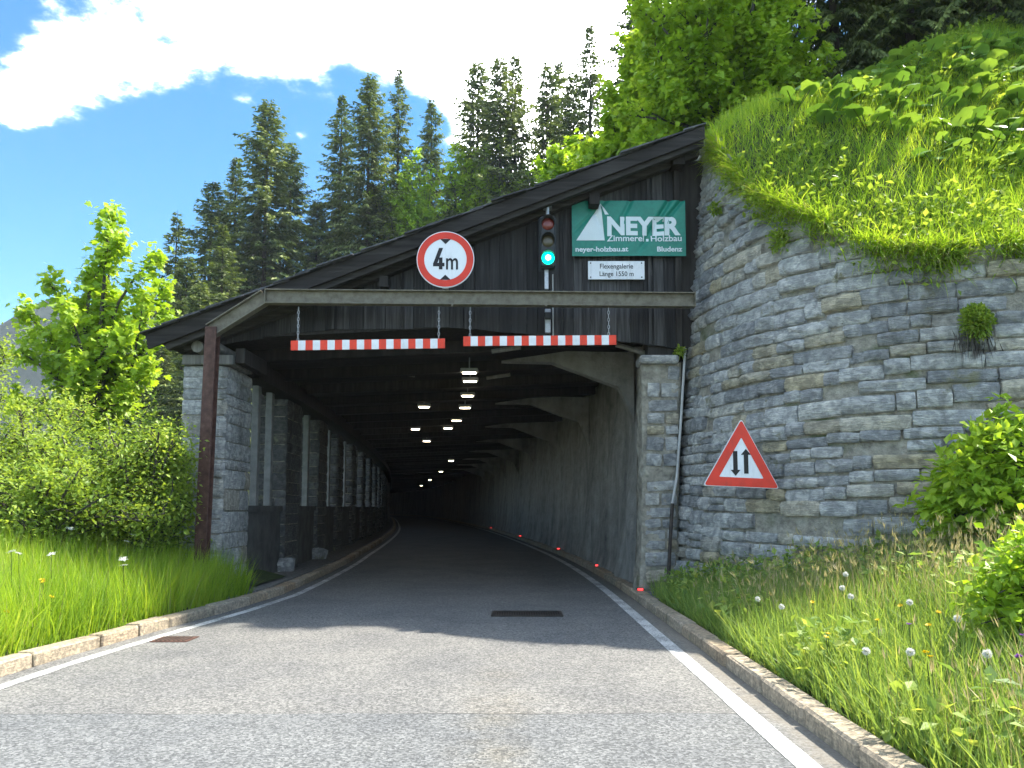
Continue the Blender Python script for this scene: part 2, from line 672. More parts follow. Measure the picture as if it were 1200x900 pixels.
M = dict(
    asphalt=make_asphalt(), line=make_line(),
    stone=make_stone('wall_stone', (.31, .315, .31), (.45, .45, .43), (.60, .595, .555), (.52, .45, .30), 1.0, 8),
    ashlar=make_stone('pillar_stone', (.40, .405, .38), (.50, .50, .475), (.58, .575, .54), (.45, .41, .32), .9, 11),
    sooty=make_stone('sooty_stone', (.10, .10, .095), (.14, .138, .13), (.18, .175, .165), (.13, .12, .10), .8, 11),  # pillar stone darkened, the gallery's shade put into its colour
    sooty_concrete=plain('sooty_concrete', (.09, .088, .082), .92, 0, .35, 3),  # sill concrete toned down, dimness of the bays painted in
    mortar=make_mortar(), concrete=make_concrete(),
    kerb=make_stone('kerb_granite', (.36, .30, .215), (.42, .345, .245), (.46, .385, .29), (.38, .27, .17), .4, 22),
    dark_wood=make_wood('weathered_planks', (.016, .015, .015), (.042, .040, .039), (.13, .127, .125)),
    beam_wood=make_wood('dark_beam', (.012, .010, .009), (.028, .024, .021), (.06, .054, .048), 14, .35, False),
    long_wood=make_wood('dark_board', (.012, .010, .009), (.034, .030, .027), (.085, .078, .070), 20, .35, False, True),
    grey_wood=make_wood('grey_timber', (.10, .095, .085), (.20, .19, .17), (.33, .31, .28), 16),
    shingle=make_wood('roof_shingle', (.03, .03, .032), (.07, .07, .073), (.16, .16, .165), 10),
    post=plain('pale_post', (.20, .20, .19), .85, 0, .25),
    steel=make_rust('weathered_paint_steel', (.10, .088, .062), (.165, .148, .110), (.21, .192, .148)),
    rust=make_rust('rusty_steel', (.045, .022, .016), (.085, .042, .031), (.13, .075, .058)),
    dark_iron=make_rust('cast_iron', (.02, .017, .015), (.045, .036, .03), (.08, .06, .045)),
    galv=plain('galvanised', (.42, .43, .44), .45, .6, .2, 20),
    chain=plain('chain_steel', (.40, .40, .40), .45, .5, .2, 30),
    white=plain('sign_white', (.74, .76, .78), .4, 0, .05, 3, .3, .35),
    black=plain('sign_black', (.012, .012, .013), .45, 0, .1),
    red=plain('sign_red', (.66, .045, .022), .4, 0, .10, 5, .3, .35),
    bar_red=plain('bar_red', (.74, .055, .022), .45, 0, .12, 7, .3, .35),
    bar_white=plain('bar_white', (.72, .73, .74), .45, 0, .10, 7, .3, .35),
    housing=plain('signal_housing', (.035, .037, .038), .5, 0, .2),
    lens_red=plain('lens_red', (.16, .030, .022), .25, 0, .2, 20, .5),
    lens_amber=plain('lens_amber', (.075, .062, .035), .25, 0, .2, 20, .5),
    lens_green=emit('lens_green', (.0, .95, .55), 1.1),
    lens_core=emit('lens_green_core', (.45, 1.0, .85), 2.2),
    banner=make_banner(), banner_white=plain('banner_print', (.62, .70, .72), .5, 0, .04),
    lamp=emit('lamp_tube', (1.0, .84, .58), 6.0), lamp_box=plain('lamp_box', (.32, .33, .33), .5, .2, .2),
    reflector=emit('red_reflector', (.95, .05, .05), .45),  # own glow stands in for light the reflectors throw back
    cable=plain('conduit', (.42, .42, .40), .6, 0, .15),
    soil=make_soil('soil', (.03, .045, .018), (.05, .07, .025), (.08, .09, .035)),
    gravel=make_soil('gravel_strip', (.12, .115, .105), (.20, .195, .18), (.30, .295, .28), 14),
    mountain=make_mountain(),
    bark=bark('grey_bark', (.035, .03, .025), (.11, .10, .085)),
    spruce_bark=bark('spruce_bark', (.03, .022, .018), (.085, .07, .055)),
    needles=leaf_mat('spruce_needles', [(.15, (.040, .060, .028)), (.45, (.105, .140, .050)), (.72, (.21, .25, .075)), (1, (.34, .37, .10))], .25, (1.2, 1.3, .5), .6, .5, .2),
    maple=leaf_mat('maple_leaves', [(.1, (.15, .27, .022)), (.45, (.26, .42, .032)), (.8, (.40, .55, .05)), (1, (.54, .62, .08))], .50, (1.2, 1.12, .6)),
    bush=leaf_mat('bush_leaves', [(.1, (.13, .23, .030)), (.45, (.23, .34, .05)), (.8, (.35, .46, .07)), (1, (.48, .52, .11))], .48, (1.2, 1.12, .6)),
    grass=leaf_mat('grass_blades', [(.1, (.15, .28, .022)), (.4, (.26, .42, .032)), (.75, (.38, .53, .045)), (1, (.54, .58, .09))], .50, (1.2, 1.10, .6), .55, .8),
    bank_grass=leaf_mat('bank_grass_blades', [(.1, (.11, .20, .05)), (.4, (.20, .32, .07)), (.75, (.34, .44, .09)), (1, (.56, .55, .16))], .48, (1.2, 1.10, .6), .55, .8),
    straw=leaf_mat('straw', [(.2, (.26, .25, .10)), (.6, (.42, .36, .18)), (1, (.55, .48, .28))], .35, (1.1, 1.0, .7), .7, .8),
    butterbur=leaf_mat('butterbur_leaves', [(.1, (.08, .18, .04)), (.5, (.16, .29, .06)), (.8, (.24, .38, .08)), (1, (.38, .48, .12))], .30, (1.4, 1.3, .5), .38, 2.0, .5),
    petal_yellow=leaf_mat('yellow_petals', [(.1, (.60, .40, .005)), (1, (.75, .55, .01))], .3, (1, 1, .6)),
    petal_white=leaf_mat('white_petals', [(.1, (.68, .68, .62)), (1, (.78, .78, .74))], .3, (1, 1, 1)),
    petal_purple=leaf_mat('purple_petals', [(.1, (.22, .07, .40)), (1, (.36, .13, .52))], .3, (1, 1, 1)),
    stem=leaf_mat('stem', [(.1, (.06, .10, .02)), (1, (.14, .18, .05))], .2),
)

# ------------------------------------------------------------------ the road's path
_Y = np.arange(-30, 200.01, .25)
_m = np.interp(_Y, [-30, 12, 18, 26, 45, 60, 110, 170, 200], [0, 0, -.04, -.09, -.12, -.15, -.17, -.45, -.6])
_x = np.concatenate([[0], np.cumsum((_m[1:] + _m[:-1]) / 2 * .25)])
_x = _x - np.interp(12, _Y, _x) + 1.72


def xr(Y):
    return np.interp(Y, _Y, _x)


def mr(Y):
    return np.interp(Y, _Y, _m)


def ol(Y):   # offset of the left edge line from the right edge line
    return np.interp(Y, [-30, 6.6, 7.8, 9.4, 11.4, 13.5, 25, 200], [-6.07, -6.02, -5.97, -5.81, -5.57, -5.44, -5.72, -5.72])


def P(Y, o, z=0.0):
    m = mr(Y)
    n = math.sqrt(1 + m * m)
    return (float(xr(Y)) + o / n, float(Y) - o * m / n, z)


def off(X, Y):   # lateral offset from the right line, good enough near the road
    m = mr(Y)
    return (X - xr(Y)) / np.sqrt(1 + m * m)


def sweep(mb, prof, Ys, mi=0, closed=True, caps=True, rnd=0.0, dyn=None):
    """prof: list of (offset, z); dyn(Y): extra lateral offset"""
    K = len(prof)
    V = []
    for Y in Ys:
        e = dyn(Y) if dyn else 0.0
        V += [P(Y, o + e, z) for o, z in prof]
    Fc = []
    for i in range(len(Ys) - 1):
        for k in range(K if closed else K - 1):
            k2 = (k + 1) % K
            Fc.append([i * K + k, (i + 1) * K + k, (i + 1) * K + k2, i * K + k2])
    mb.add(V, Fc, mi, rnd)
    if caps and closed:
        mb.add(V[:K], [list(range(K))], mi, rnd)
        mb.add(V[-K:], [list(range(K))[::-1]], mi, rnd)
    return mb


# ------------------------------------------------------------------ retaining wall curve
def catmull(pts, n=14):
    pts = [np.array(p, float) for p in pts]
    out = []
    for i in range(len(pts) - 1):
        p0 = pts[max(i - 1, 0)]
        p1, p2 = pts[i], pts[i + 1]
        p3 = pts[min(i + 2, len(pts) - 1)]
        for t in np.linspace(0, 1, n, endpoint=False):
            out.append(.5 * ((2 * p1) + (p2 - p0) * t + (2 * p0 - 5 * p1 + 4 * p2 - p3) * t * t + (-p0 + 3 * p1 - 3 * p2 + p3) * t ** 3))
    out.append(pts[-1])
    return np.array(out)


BAT = .09
_ref = catmull([(3.02, 15.0, 8.3), (3.04, 13.0, 8.0), (3.45, 11.5, 6.5), (4.12, 10.5, 5.65), (4.95, 9.9, 4.95), (6.3, 9.42, 4.85), (9, 8.9, 4.9), (13, 8.5, 5.1)])
_d = np.gradient(_ref[:, :2], axis=0)
_tan = unit(_d)
_nor = np.stack([_tan[:, 1], -_tan[:, 0]], axis=1)          # towards the road
_nor = -_nor if _nor[10, 0] > 0 else _nor
W_BASE = _ref[:, :2] + _nor * BAT * 3.5
W_TOP = _ref[:, 2]
W_T = np.concatenate([[0], np.cumsum(np.linalg.norm(np.diff(W_BASE, axis=0), axis=1))])


def wall_pt(t, z, proud=0.0):
    b = np.array([np.interp(t, W_T, W_BASE[:, i]) for i in (0, 1)])
    n = unit(np.array([np.interp(t, W_T, _nor[:, i]) for i in (0, 1)]))
    p = b - n * BAT * z + n * proud
    return np.array([p[0], p[1], z]), n


def wall_top(t):
    return float(np.interp(t, W_T, W_TOP))


# path of the hillside's lower edge: gallery roof edge, then the top of the wall, then off to the right
_hp = [(*P(Y, 1.75)[:2], 8.35) for Y in range(176, 14, -3)]
_wt = []
for t in np.linspace(W_T[14], W_T[-1], 60):
    p, n = wall_pt(t, wall_top(t), -.12)
    _wt.append((p[0], p[1], wall_top(t) + .02))
_hp += _wt + [(20, 7.5, 5.6), (40, 3, 7), (90, -10, 9)]
H_PATH = np.array(_hp)


def hill(X, Y):
    """height of the hillside and signed distance behind its lower edge"""
    X, Y = np.atleast_1d(np.asarray(X, float)), np.atleast_1d(np.asarray(Y, float))
    best = np.full(X.shape, 1e9)
    sgn = np.ones(X.shape)
    wsum = np.zeros(X.shape)
    zsum = np.zeros(X.shape)
    nx, ny = np.zeros(X.shape), np.zeros(X.shape)
    A, B = H_PATH[:-1], H_PATH[1:]
    for a, b in zip(A, B):
        dx, dy = b[0] - a[0], b[1] - a[1]
        L2 = dx * dx + dy * dy
        t = np.clip(((X - a[0]) * dx + (Y - a[1]) * dy) / L2, 0, 1)
        qx, qy = a[0] + t * dx, a[1] + t * dy
        d2 = (X - qx) ** 2 + (Y - qy) ** 2
        side = dx * (Y - a[1]) - dy * (X - a[0])
        m = d2 < best - 1e-9
        best = np.where(m, d2, best)
        sgn = np.where(m, np.where(side > 0, 1, -1), sgn)
        nx = np.where(m, qx, nx)
        ny = np.where(m, qy, ny)
        w = np.sqrt(L2) / (d2 + .02) ** 1.5
        wsum += w
        zsum += w * (a[2] + t * (b[2] - a[2]))
    s = np.sqrt(best) * sgn
    zb = zsum / wsum
    sp = np.maximum(s, 0)
    z = zb + .78 * np.minimum(sp, 6.2) + .40 * np.clip(sp - 6.2, 0, 62) + .3 * np.maximum(sp - 68, 0)
    und = .22 * np.sin(X * 1.3 + .7) * np.cos(Y * 1.1) + .5 * np.sin(X * .33) * np.sin(Y * .27 + 1)
    z = z + und * smooth(.3, 4, sp) * smooth(14, 8, sp)
    return z, s, nx, ny


def ground(X, Y):
    X, Y = np.asarray(X, float), np.asarray(Y, float)
    dr = X - (xr(Y) + .50)
    bank = .10 + .27 * np.clip(dr, 0, 5) * smooth(13.0, 11.3, Y) + .05 * np.sin(X * 2.1 + Y * 1.7) * smooth(.5, 1.5, dr) * smooth(13, 11, Y)
    dl = (xr(Y) + ol(Y) - .45) - X
    rise = .10 + .27 * np.clip(dl, 0, 3.2) + .05 * np.clip(dl - 3.2, 0, 4)
    rise = rise + .05 * np.sin(X * 1.7) * np.sin(Y * 1.3) * smooth(.3, 1.5, dl)
    # away from the verge the land falls to the valley, and climbs again as a wooded spur beyond the bend
    fall = np.maximum(dl - np.interp(Y, [0, 12, 20, 60], [9, 8, 4, 3]), 0)
    left = rise - .55 * np.minimum(fall, 90)
    spur = -6 + .75 * np.maximum(Y - 46, -30) + .10 * np.clip(X + 40, -120, 30)
    spur = np.minimum(spur, 26) - 60 * smooth(.40, .56, -X / np.maximum(Y, 1)) - .6 * np.maximum(Y - 120, 0)
    left = np.where(dl > 0, np.maximum(left, np.where(Y > 34, np.maximum(spur, -45), -200)), left)
    mid = np.where((Y > 60) & (Y < 178) & (spur > 9.3), spur, -.10)
    bank = np.where((Y > 60) & (Y < 178), np.maximum(bank, spur), bank)
    return np.where(dr > 0, bank, np.where(dl > 0, left, mid))


def any_ground(X, Y):
    z, s, _, _ = hill(X, Y)
    g = ground(np.atleast_1d(X), np.atleast_1d(Y))
    o_ = off(np.atleast_1d(X), np.atleast_1d(Y))
    g = np.where((o_ > -9) & (o_ < 3) & (np.atleast_1d(Y) > 13), np.maximum(g, 8.9), g)
    return np.where(s > 0, np.maximum(z, g), g)


# ------------------------------------------------------------------ ground, hillside, road
def axis_steps(lo, hi, fine_lo, fine_hi, step, grow=1.25):
    a = list(np.arange(fine_lo, fine_hi + 1e-6, step))
    s, x = step, fine_hi
    while x < hi:
        s *= grow
        x += s
        a.append(x)
    s, x = step, fine_lo
    while x > lo:
        s *= grow
        x -= s
        a.insert(0, x)
    return np.array(a)


def grid_mesh(mb, X, Y, Z, keep, every=False):
    ny, nx = X.shape
    V = np.stack([X, Y, Z], -1).reshape(-1, 3)
    i = np.arange(ny * nx).reshape(ny, nx)
    q = np.stack([i[:-1, :-1], i[:-1, 1:], i[1:, 1:], i[1:, :-1]], -1)
    k = keep[:-1, :-1] | keep[:-1, 1:] | keep[1:, 1:] | keep[1:, :-1]
    if every:
        k = keep[:-1, :-1] & keep[:-1, 1:] & keep[1:, 1:] & keep[1:, :-1]
    mb.add(V, q[k])
    return mb


xs = axis_steps(-1800, 1500, -16, 8, .35)
ys = axis_steps(-900, 2500, 1, 16, .35)
GX, GY = np.meshgrid(xs, ys)
GZ = ground(GX, GY)
# far away the valley floor runs level to the horizon
GZ = np.where(np.hypot(GX, GY) > 260, np.minimum(GZ, -20), GZ)
oo = off(GX, GY)
inside = (GY > 12) & (GY < 178) & (oo > -9.5) & (oo < 3.5) & (GZ < 9.4) & (oo < np.where(GY < 14.5, .6, 3.5)) & (oo > np.where(GY < 15.5, -5.9, -9.5))
g = grid_mesh(MB(), GX, GY, GZ, ~inside, True)
tag(g.obj('ground', M['soil'], smooth_=True), kind='structure')

xs = axis_steps(2.0, 110, 2.6, 16, .22, 1.15)
ys = axis_steps(-30, 170, 7.5, 24, .22, 1.15)
xs = np.concatenate([np.arange(-60, 2.0, 1.6), xs[xs >= 2.0]])
HX, HY = np.meshgrid(xs, ys)
hz, hs, hnx, hny = hill(HX.ravel(), HY.ravel())
hz, hs, hnx, hny = [a.reshape(HX.shape) for a in (hz, hs, hnx, hny)]
snap = (hs < 0) & (hs > -2.2)
HX2, HY2 = np.where(snap, hnx, HX), np.where(snap, hny, HY)
keep = (hs > 0)
h = grid_mesh(MB(), HX2, HY2, hz, keep & (hs > -2.2))
tag(h.obj('hillside', M['soil'], smooth_=True), kind='structure')

road_ys = list(np.arange(-12, 30, .5)) + list(np.arange(30, 176, 2.0))
mb = MB()
V, Fc = [], []
for Y in road_ys:
    for o in np.linspace(float(ol(Y)) - .26, .29, 9):
        V.append(P(Y, o, .0))
for i in range(len(road_ys) - 1):
    for k in range(8):
        Fc.append([i * 9 + k, i * 9 + k + 1, (i + 1) * 9 + k + 1, (i + 1) * 9 + k])
mb.add(V, Fc)
road = tag(mb.obj('road', M['asphalt']), kind='structure')
for (f0, wdt, z) in ((lambda Y: -.075, .15, .004), (lambda Y: float(ol(Y)) - .06, .13, .004)):
    mb = MB()
    V = []
    for Y in road_ys:
        V += [P(Y, f0(Y), z), P(Y, f0(Y) + wdt, z)]
    mb.add(V, [[2 * i, 2 * i + 1, 2 * i + 3, 2 * i + 2] for i in range(len(road_ys) - 1)])
    mb.obj('edge_line', M['line'], road)

# kerbs: every stone of its own
kerb_mesh = []
for k in range(5):
    r = random.Random(k)
    m_ = MB().box((0, 0, 0), (.19, .985, .21), bevel=.018)
    v = np.concatenate(m_.v) + np.array([[r.uniform(-.006, .006) for _ in range(3)] for _ in range(m_.n)])
    m_.v = [v]
    kerb_mesh.append(m_.mesh('kerb_stone', M['kerb']))


def lay_kerb(name, offs, y0, y1, lens):
    root = tag(link(name, None), kind='structure')
    Y, i = y0, 0
    while Y < y1:
        L = random.uniform(*lens)
        c = P(Y + L / 2, offs(Y + L / 2), 0)
        e0, e1 = P(Y, offs(Y)), P(Y + L, offs(Y + L))
        o = link('kerb_stone', kerb_mesh[i % 5], root, (c[0], c[1], .025 + random.uniform(-.006, .006)))
        o.rotation_euler = (random.uniform(-.006, .006), random.uniform(-.01, .01), -math.atan2(e1[0] - e0[0], e1[1] - e0[1]) + random.uniform(-.006, .006))
        o.scale = (1, L * .99, 1)
        Y += L
        i += 1
    return root


kr = lay_kerb('kerb', lambda Y: .385, -2, 38, (.7, 1.05))
kl = lay_kerb('kerb', lambda Y: float(ol(Y)) - .355, -2, 34, (.55, 1.15))
mb = sweep(MB(), [(.29, -.08), (.29, .13), (.48, .13), (.48, -.08)], np.arange(38.4, 174, 2.0))
tag(mb.obj('kerb_run', M['kerb'], kr), kind='stuff')
mb = sweep(MB(), [(-6.0, -.08), (-6.0, .13), (-6.17, .13), (-6.17, -.08)], np.arange(35.5, 174, 2.0))
tag(mb.obj('kerb_run', M['kerb'], kl), kind='stuff')
mb = sweep(MB(), [(.482, -.05), (.482, .122), (.95, .126), (.95, -.05)], list(np.arange(11.9, 30, .5)) + list(np.arange(30, 174, 2)))
tag(mb.obj('gravel_strip', M['gravel']), kind='structure')
mb = sweep(MB(), [(-6.62, -.05), (-6.62, .122), (-5.92, .126), (-5.92, -.05)], list(np.arange(11.9, 30, .5)) + list(np.arange(30, 174, 2)), dyn=lambda Y: float(ol(Y)) + 5.44 - .02)
tag(mb.obj('pavement', M['gravel']), kind='structure')

# ------------------------------------------------------------------ the gallery
YG = 13.0                      # plane of the timber gable
A0, A1 = at_y(170, 388, 12.4), at_y(826, 142, 12.4)
RS = (A1.z - A0.z) / (A1.x - A0.x)


def roof_z(X):
    return A0.z + RS * (X - A0.x)


gal = thing('avalanche_gallery', 'dark timber gabled gallery on stone pillars roofing over the road', 'gallery', (float(xr(13)) - 2.7, 13.0, 0))
sweep_ys = [12.45] + list(np.arange(13, 30, 1.0)) + list(np.arange(30, 172, 3.0))

# gable planks
zb_x = [-6, -4.95, -3.74, -2.9, -1.03, .3, 1.83, 2.95]
zb_z = [4.1, 4.28, 4.50, 4.55, 4.58, 4.46, 4.36, 4.20]
X = -5.02
i = 0
while X < 2.90:
    w = min(random.uniform(.17, .29), 2.93 - X)
    if w < .08:
        break
    x0, x1 = X + .003, X + w - .004
    y = YG + random.uniform(-.008, .008)
    jag = random.uniform(-.012, .012)
    poly = [(x0, np.interp(x0, zb_x, zb_z) + jag), (x1, np.interp(x1, zb_x, zb_z) + jag), (x1, roof_z(x1) - .12), (x0, roof_z(x0) - .12)]
    MB().prism(poly, y, y + .03, 0, random.random()).obj('plank', M['dark_wood'], gal)
    if i % 2 == 0:
        pass
    X += w
    i += 1
# cover battens on some joints
for xb in (-3.1, -1.9, -.62, .83, 1.22, 2.35, 2.62):
    MB().prism([(xb, np.interp(xb, zb_x, zb_z) + .01), (xb + .045, np.interp(xb, zb_x, zb_z) + .01), (xb + .045, roof_z(xb) - .15), (xb, roof_z(xb) - .15)], YG - .03, YG - .01, 0, random.random()).obj('cover_batten', M['dark_wood'], gal)
# corner post where the boards meet the wall
MB().box((2.86, YG - .03, 5.9), (.10, .08, 3.4), bevel=.008).obj('corner_post', M['beam_wood'], gal)


def slope_board(name, y0, y1, drop0, drop1, mat, x0=A0.x, x1=A1.x, cut=0.0):
    poly = [(x0 + cut, roof_z(x0) - drop1), (x1, roof_z(x1) - drop1), (x1, roof_z(x1) - drop0), (x0, roof_z(x0) - drop0)]
    return MB().prism(poly, y0, y1).obj(name, mat, gal)


slope_board('barge_board', 12.42, 12.46, .07, .29, M['long_wood'], cut=.05)
slope_board('barge_board', 12.50, 12.62, .12, .37, M['long_wood'], x0=A0.x + .22, cut=.1)
slope_board('rafter', 12.80, 12.97, .10, .40, M['long_wood'], x0=A0.x + .35, cut=.15)
# roof deck and its overlapping shingle courses, stepped along the verge
ob = float(xr(12))
mb = sweep(MB(), [(A0.x - ob, roof_z(A0.x) - .09), (A1.x - ob, roof_z(A1.x) - .09), (A1.x - ob, roof_z(A1.x) - .055), (A0.x - ob, roof_z(A0.x) - .055)], sweep_ys)
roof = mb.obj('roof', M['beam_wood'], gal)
nc = 26
for k in range(nc):
    xa = A0.x - .06 + (A1.x - A0.x + .06) * k / nc
    xb = A0.x + (A1.x - A0.x) * (k + 1.55) / nc
    xb = min(xb, A1.x + .02)
    j = random.uniform(0, .02)
    lift = .012
    za, zb = roof_z(xa) - .052 + .034, roof_z(xb) - .052 + .004
    prof = [(xa - ob, za - .022 + lift), (xb - ob, zb - .022 + lift), (xb - ob, zb + lift), (xa - ob, za + .004 + lift)]
    ysx = [12.36 + random.uniform(-.05, .05)] + sweep_ys[1:]
    sweep(MB(), prof, ysx).obj('shingle_course', M['shingle'], roof)
# purlins whose ends show under the verge
for (u, v, s_) in ((796, 184, .20), (697, 232, .17), (450, 330, .15)):
    c = at_y(u, v, 12.66)
    mb = sweep(MB(), [(c.x - ob - s_ / 2, c.z - s_ * .6), (c.x - ob + s_ / 2, c.z - s_ * .6), (c.x - ob + s_ / 2, c.z + s_ * .6), (c.x - ob - s_ / 2, c.z + s_ * .6)], [12.66, 12.99])
    mb.obj('purlin', M['beam_wood'], gal)
# plate timbers and log ends over the left pillar
for (u, v, r) in ((231, 406, .10), (250, 405, .09)):
    c = at_y(u, v, 12.70)
    MB().tube([(c.x, 12.70, c.z), (c.x, 16.4, c.z)], r, 14).obj('log', M['grey_wood'], gal, True)
MB().box((-5.14, 13.32, 3.99), (.86, 1.0, .17), bevel=.015).obj('timber_plate', M['grey_wood'], gal)
MB().box((-4.62, 13.5, 4.07), (.16, 1.2, .26), bevel=.012).obj('timber_plate', M['beam_wood'], gal)
# eaves beam, ceiling and its cross beams
sweep(MB(), [(-6.75, 3.93), (-6.45, 3.93), (-6.45, 4.25), (-6.75, 4.25)], [14.4] + sweep_ys[3:]).obj('eaves_beam', M['beam_wood'], gal)
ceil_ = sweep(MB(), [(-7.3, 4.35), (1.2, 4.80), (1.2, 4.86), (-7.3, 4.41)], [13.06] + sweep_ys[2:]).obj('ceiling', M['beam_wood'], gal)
for Y in list(np.arange(14.2, 60, 2.1)) + list(np.arange(62, 168, 6.0)):
    m = float(mr(Y))
    a, b = P(Y, -6.6), P(Y, .75)
    L = math.dist(a, b)
    rot = Matrix.Rotation(-math.atan(m), 3, 'Z') @ Matrix.Rotation(-math.atan2(.36, 7.35), 3, 'Y')
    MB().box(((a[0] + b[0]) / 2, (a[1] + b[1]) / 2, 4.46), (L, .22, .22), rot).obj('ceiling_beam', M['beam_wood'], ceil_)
# pale brace struts close to the mouth
for (u0, v0_, u1, v1_, Y) in ((576, 412, 610, 407, 14.0), (722, 404, 760, 415, 13.5), (456, 435, 486, 440, 16.5), (570, 443, 598, 439, 17.5)):
    a, b = at_y(u0, v0_, Y), at_y(u1, v1_, Y)
    MB().tube([a, b], .045, 6).obj('brace', M['grey_wood'], gal)
# haunch under the ceiling on the hill side
for Y in np.arange(15.2, 60, 6.3):
    V = [P(Y, .75, 3.2), P(Y, .45, 3.9), P(Y, -.9, 4.40), P(Y, -1.9, 4.42), P(Y, -.6, 4.62), P(Y, .75, 4.6)]
    V2 = [(v[0], v[1] + .3, v[2]) for v in V]
    MB().add(V + V2, [[0, 1, 2, 3, 4, 5], [11, 10, 9, 8, 7, 6]] + [[k, k + 6, (k + 1) % 6 + 6, (k + 1) % 6] for k in range(6)]).obj('haunch', M['concrete'], gal)

# inner wall on the hill side with a battered, uneven face
mb = MB()
ysw = list(np.arange(13.25, 40, .4)) + list(np.arange(40, 174, 2.0))
zs = [-.05, .15, .5, .9, 1.4, 1.9, 2.4, 2.9, 3.4, 3.9, 4.4, 4.9]
V = []
for Y in ysw:
    for z in zs:
        j = .05 * math.sin(Y * 2.3 + z) + .04 * math.sin(Y * 5.1 - z * 2) + RNG.normal() * .015
        V.append(P(Y, .56 + .05 * z + .12 * math.exp(-z * 3) * -1 + j, z))
K = len(zs)
mb.add(V, [[i * K + k, i * K + k + 1, (i + 1) * K + k + 1, (i + 1) * K + k] for i in range(len(ysw) - 1) for k in range(K - 1)])
mb.obj('inner_wall', M['concrete'], gal, True)
# end wall far round the bend, out of the light
a, b = P(172, -7), P(172, 1.5)
MB().add([(a[0], a[1], -.1), (b[0], b[1], -.1), (b[0], b[1], 5), (a[0], a[1], 5)], [[0, 1, 2, 3]]).obj('end_wall', M['concrete'], gal)

MB().box((2.93, 13.35, 5.85), (1.15, .5, 3.5)).obj('infill_wall', M['beam_wood'], gal)

# rough-faced stone meshes, shared by all masonry
NVAR = 14


def stone_variant(seed, rough=.30, edge=.10, rim=.45):
    r = np.random.default_rng(seed)
    nx, nz = 5, 4
    V = []
    for j in range(nz):
        for i_ in range(nx):
            x, z = i_ / (nx - 1) - .5, j / (nz - 1) - .5
            bx, bz = i_ in (0, nx - 1), j in (0, nz - 1)
            y = -1 + r.normal() * rough * .6
            if bx or bz:
                y = -rim + r.normal() * .14
            if bx and bz:
                x *= .97 - edge * .4 - r.uniform(0, .07 * min(1, .3 + edge * 7))
                z *= .96 - edge * .6 - r.uniform(0, .10 * min(1, .3 + edge * 7))
                y = -rim * .6
            elif bx or bz:
                x *= 1 - (edge * .3 + r.uniform(0, .05) if bx else 0)
                z *= 1 - (edge * .4 + r.uniform(0, .07) if bz else 0)
            if not bx:
                x += r.normal() * .03
            if not bz:
                z += r.normal() * .03
            V.append((x, y, z))
    idx = lambda i_, j: j * nx + i_
    Fc = [[idx(i_, j), idx(i_ + 1, j), idx(i_ + 1, j + 1), idx(i_, j + 1)] for j in range(nz - 1) for i_ in range(nx - 1)]
    ring = [idx(i_, 0) for i_ in range(nx)] + [idx(nx - 1, j) for j in range(1, nz)] + [idx(i_, nz - 1) for i_ in range(nx - 2, -1, -1)] + [idx(0, j) for j in range(nz - 2, 0, -1)]
    base = len(V)
    for k in ring:
        x, y, z = V[k]
        V.append((x * 1.02, .9, z * 1.02))
    n = len(ring)
    Fc += [[ring[k], base + k, base + (k + 1) % n, ring[(k + 1) % n]] for k in range(n)]
    return np.array(V), Fc


STONES = [stone_variant(100 + k, .5, .015, .82) for k in range(NVAR)]
ASHLAR = [stone_variant(300 + k, .45, .0, .8) for k in range(NVAR)]


def as_meshes(lst, name, mat):
    return [MB().add(v, f).mesh(name, mat, True) for v, f in lst]


STONE_ME = as_meshes(STONES, 'stone', M['stone'])
ASH_ME = as_meshes(ASHLAR, 'stone', M['ashlar'])
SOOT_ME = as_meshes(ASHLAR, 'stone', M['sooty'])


def face_stones(c0, ax, n, w, z0, z1, hts, wds, depth, rs):
    """stones of one vertical face: list of (centre, rotation, scale)"""
    out = []
    z = z0
    while z < z1 - .05:
        hh = min(rs.uniform(*hts), z1 - z)
        if z1 - z - hh < .1:
            hh = z1 - z
        x = -w / 2
        while x < w / 2 - .02:
            ww = min(rs.uniform(*wds), w / 2 - x)
            if w / 2 - x - ww < wds[0] * .55:
                ww = w / 2 - x
            p = Vector(c0) + Vector(ax) * (x + ww / 2)
            out.append((Vector((p.x, p.y, z + hh / 2)), math.atan2(ax[1], ax[0]), (ww * .985, depth * rs.uniform(.6, 1.35), hh * .96)))
            x += ww
        z += hh
    return out


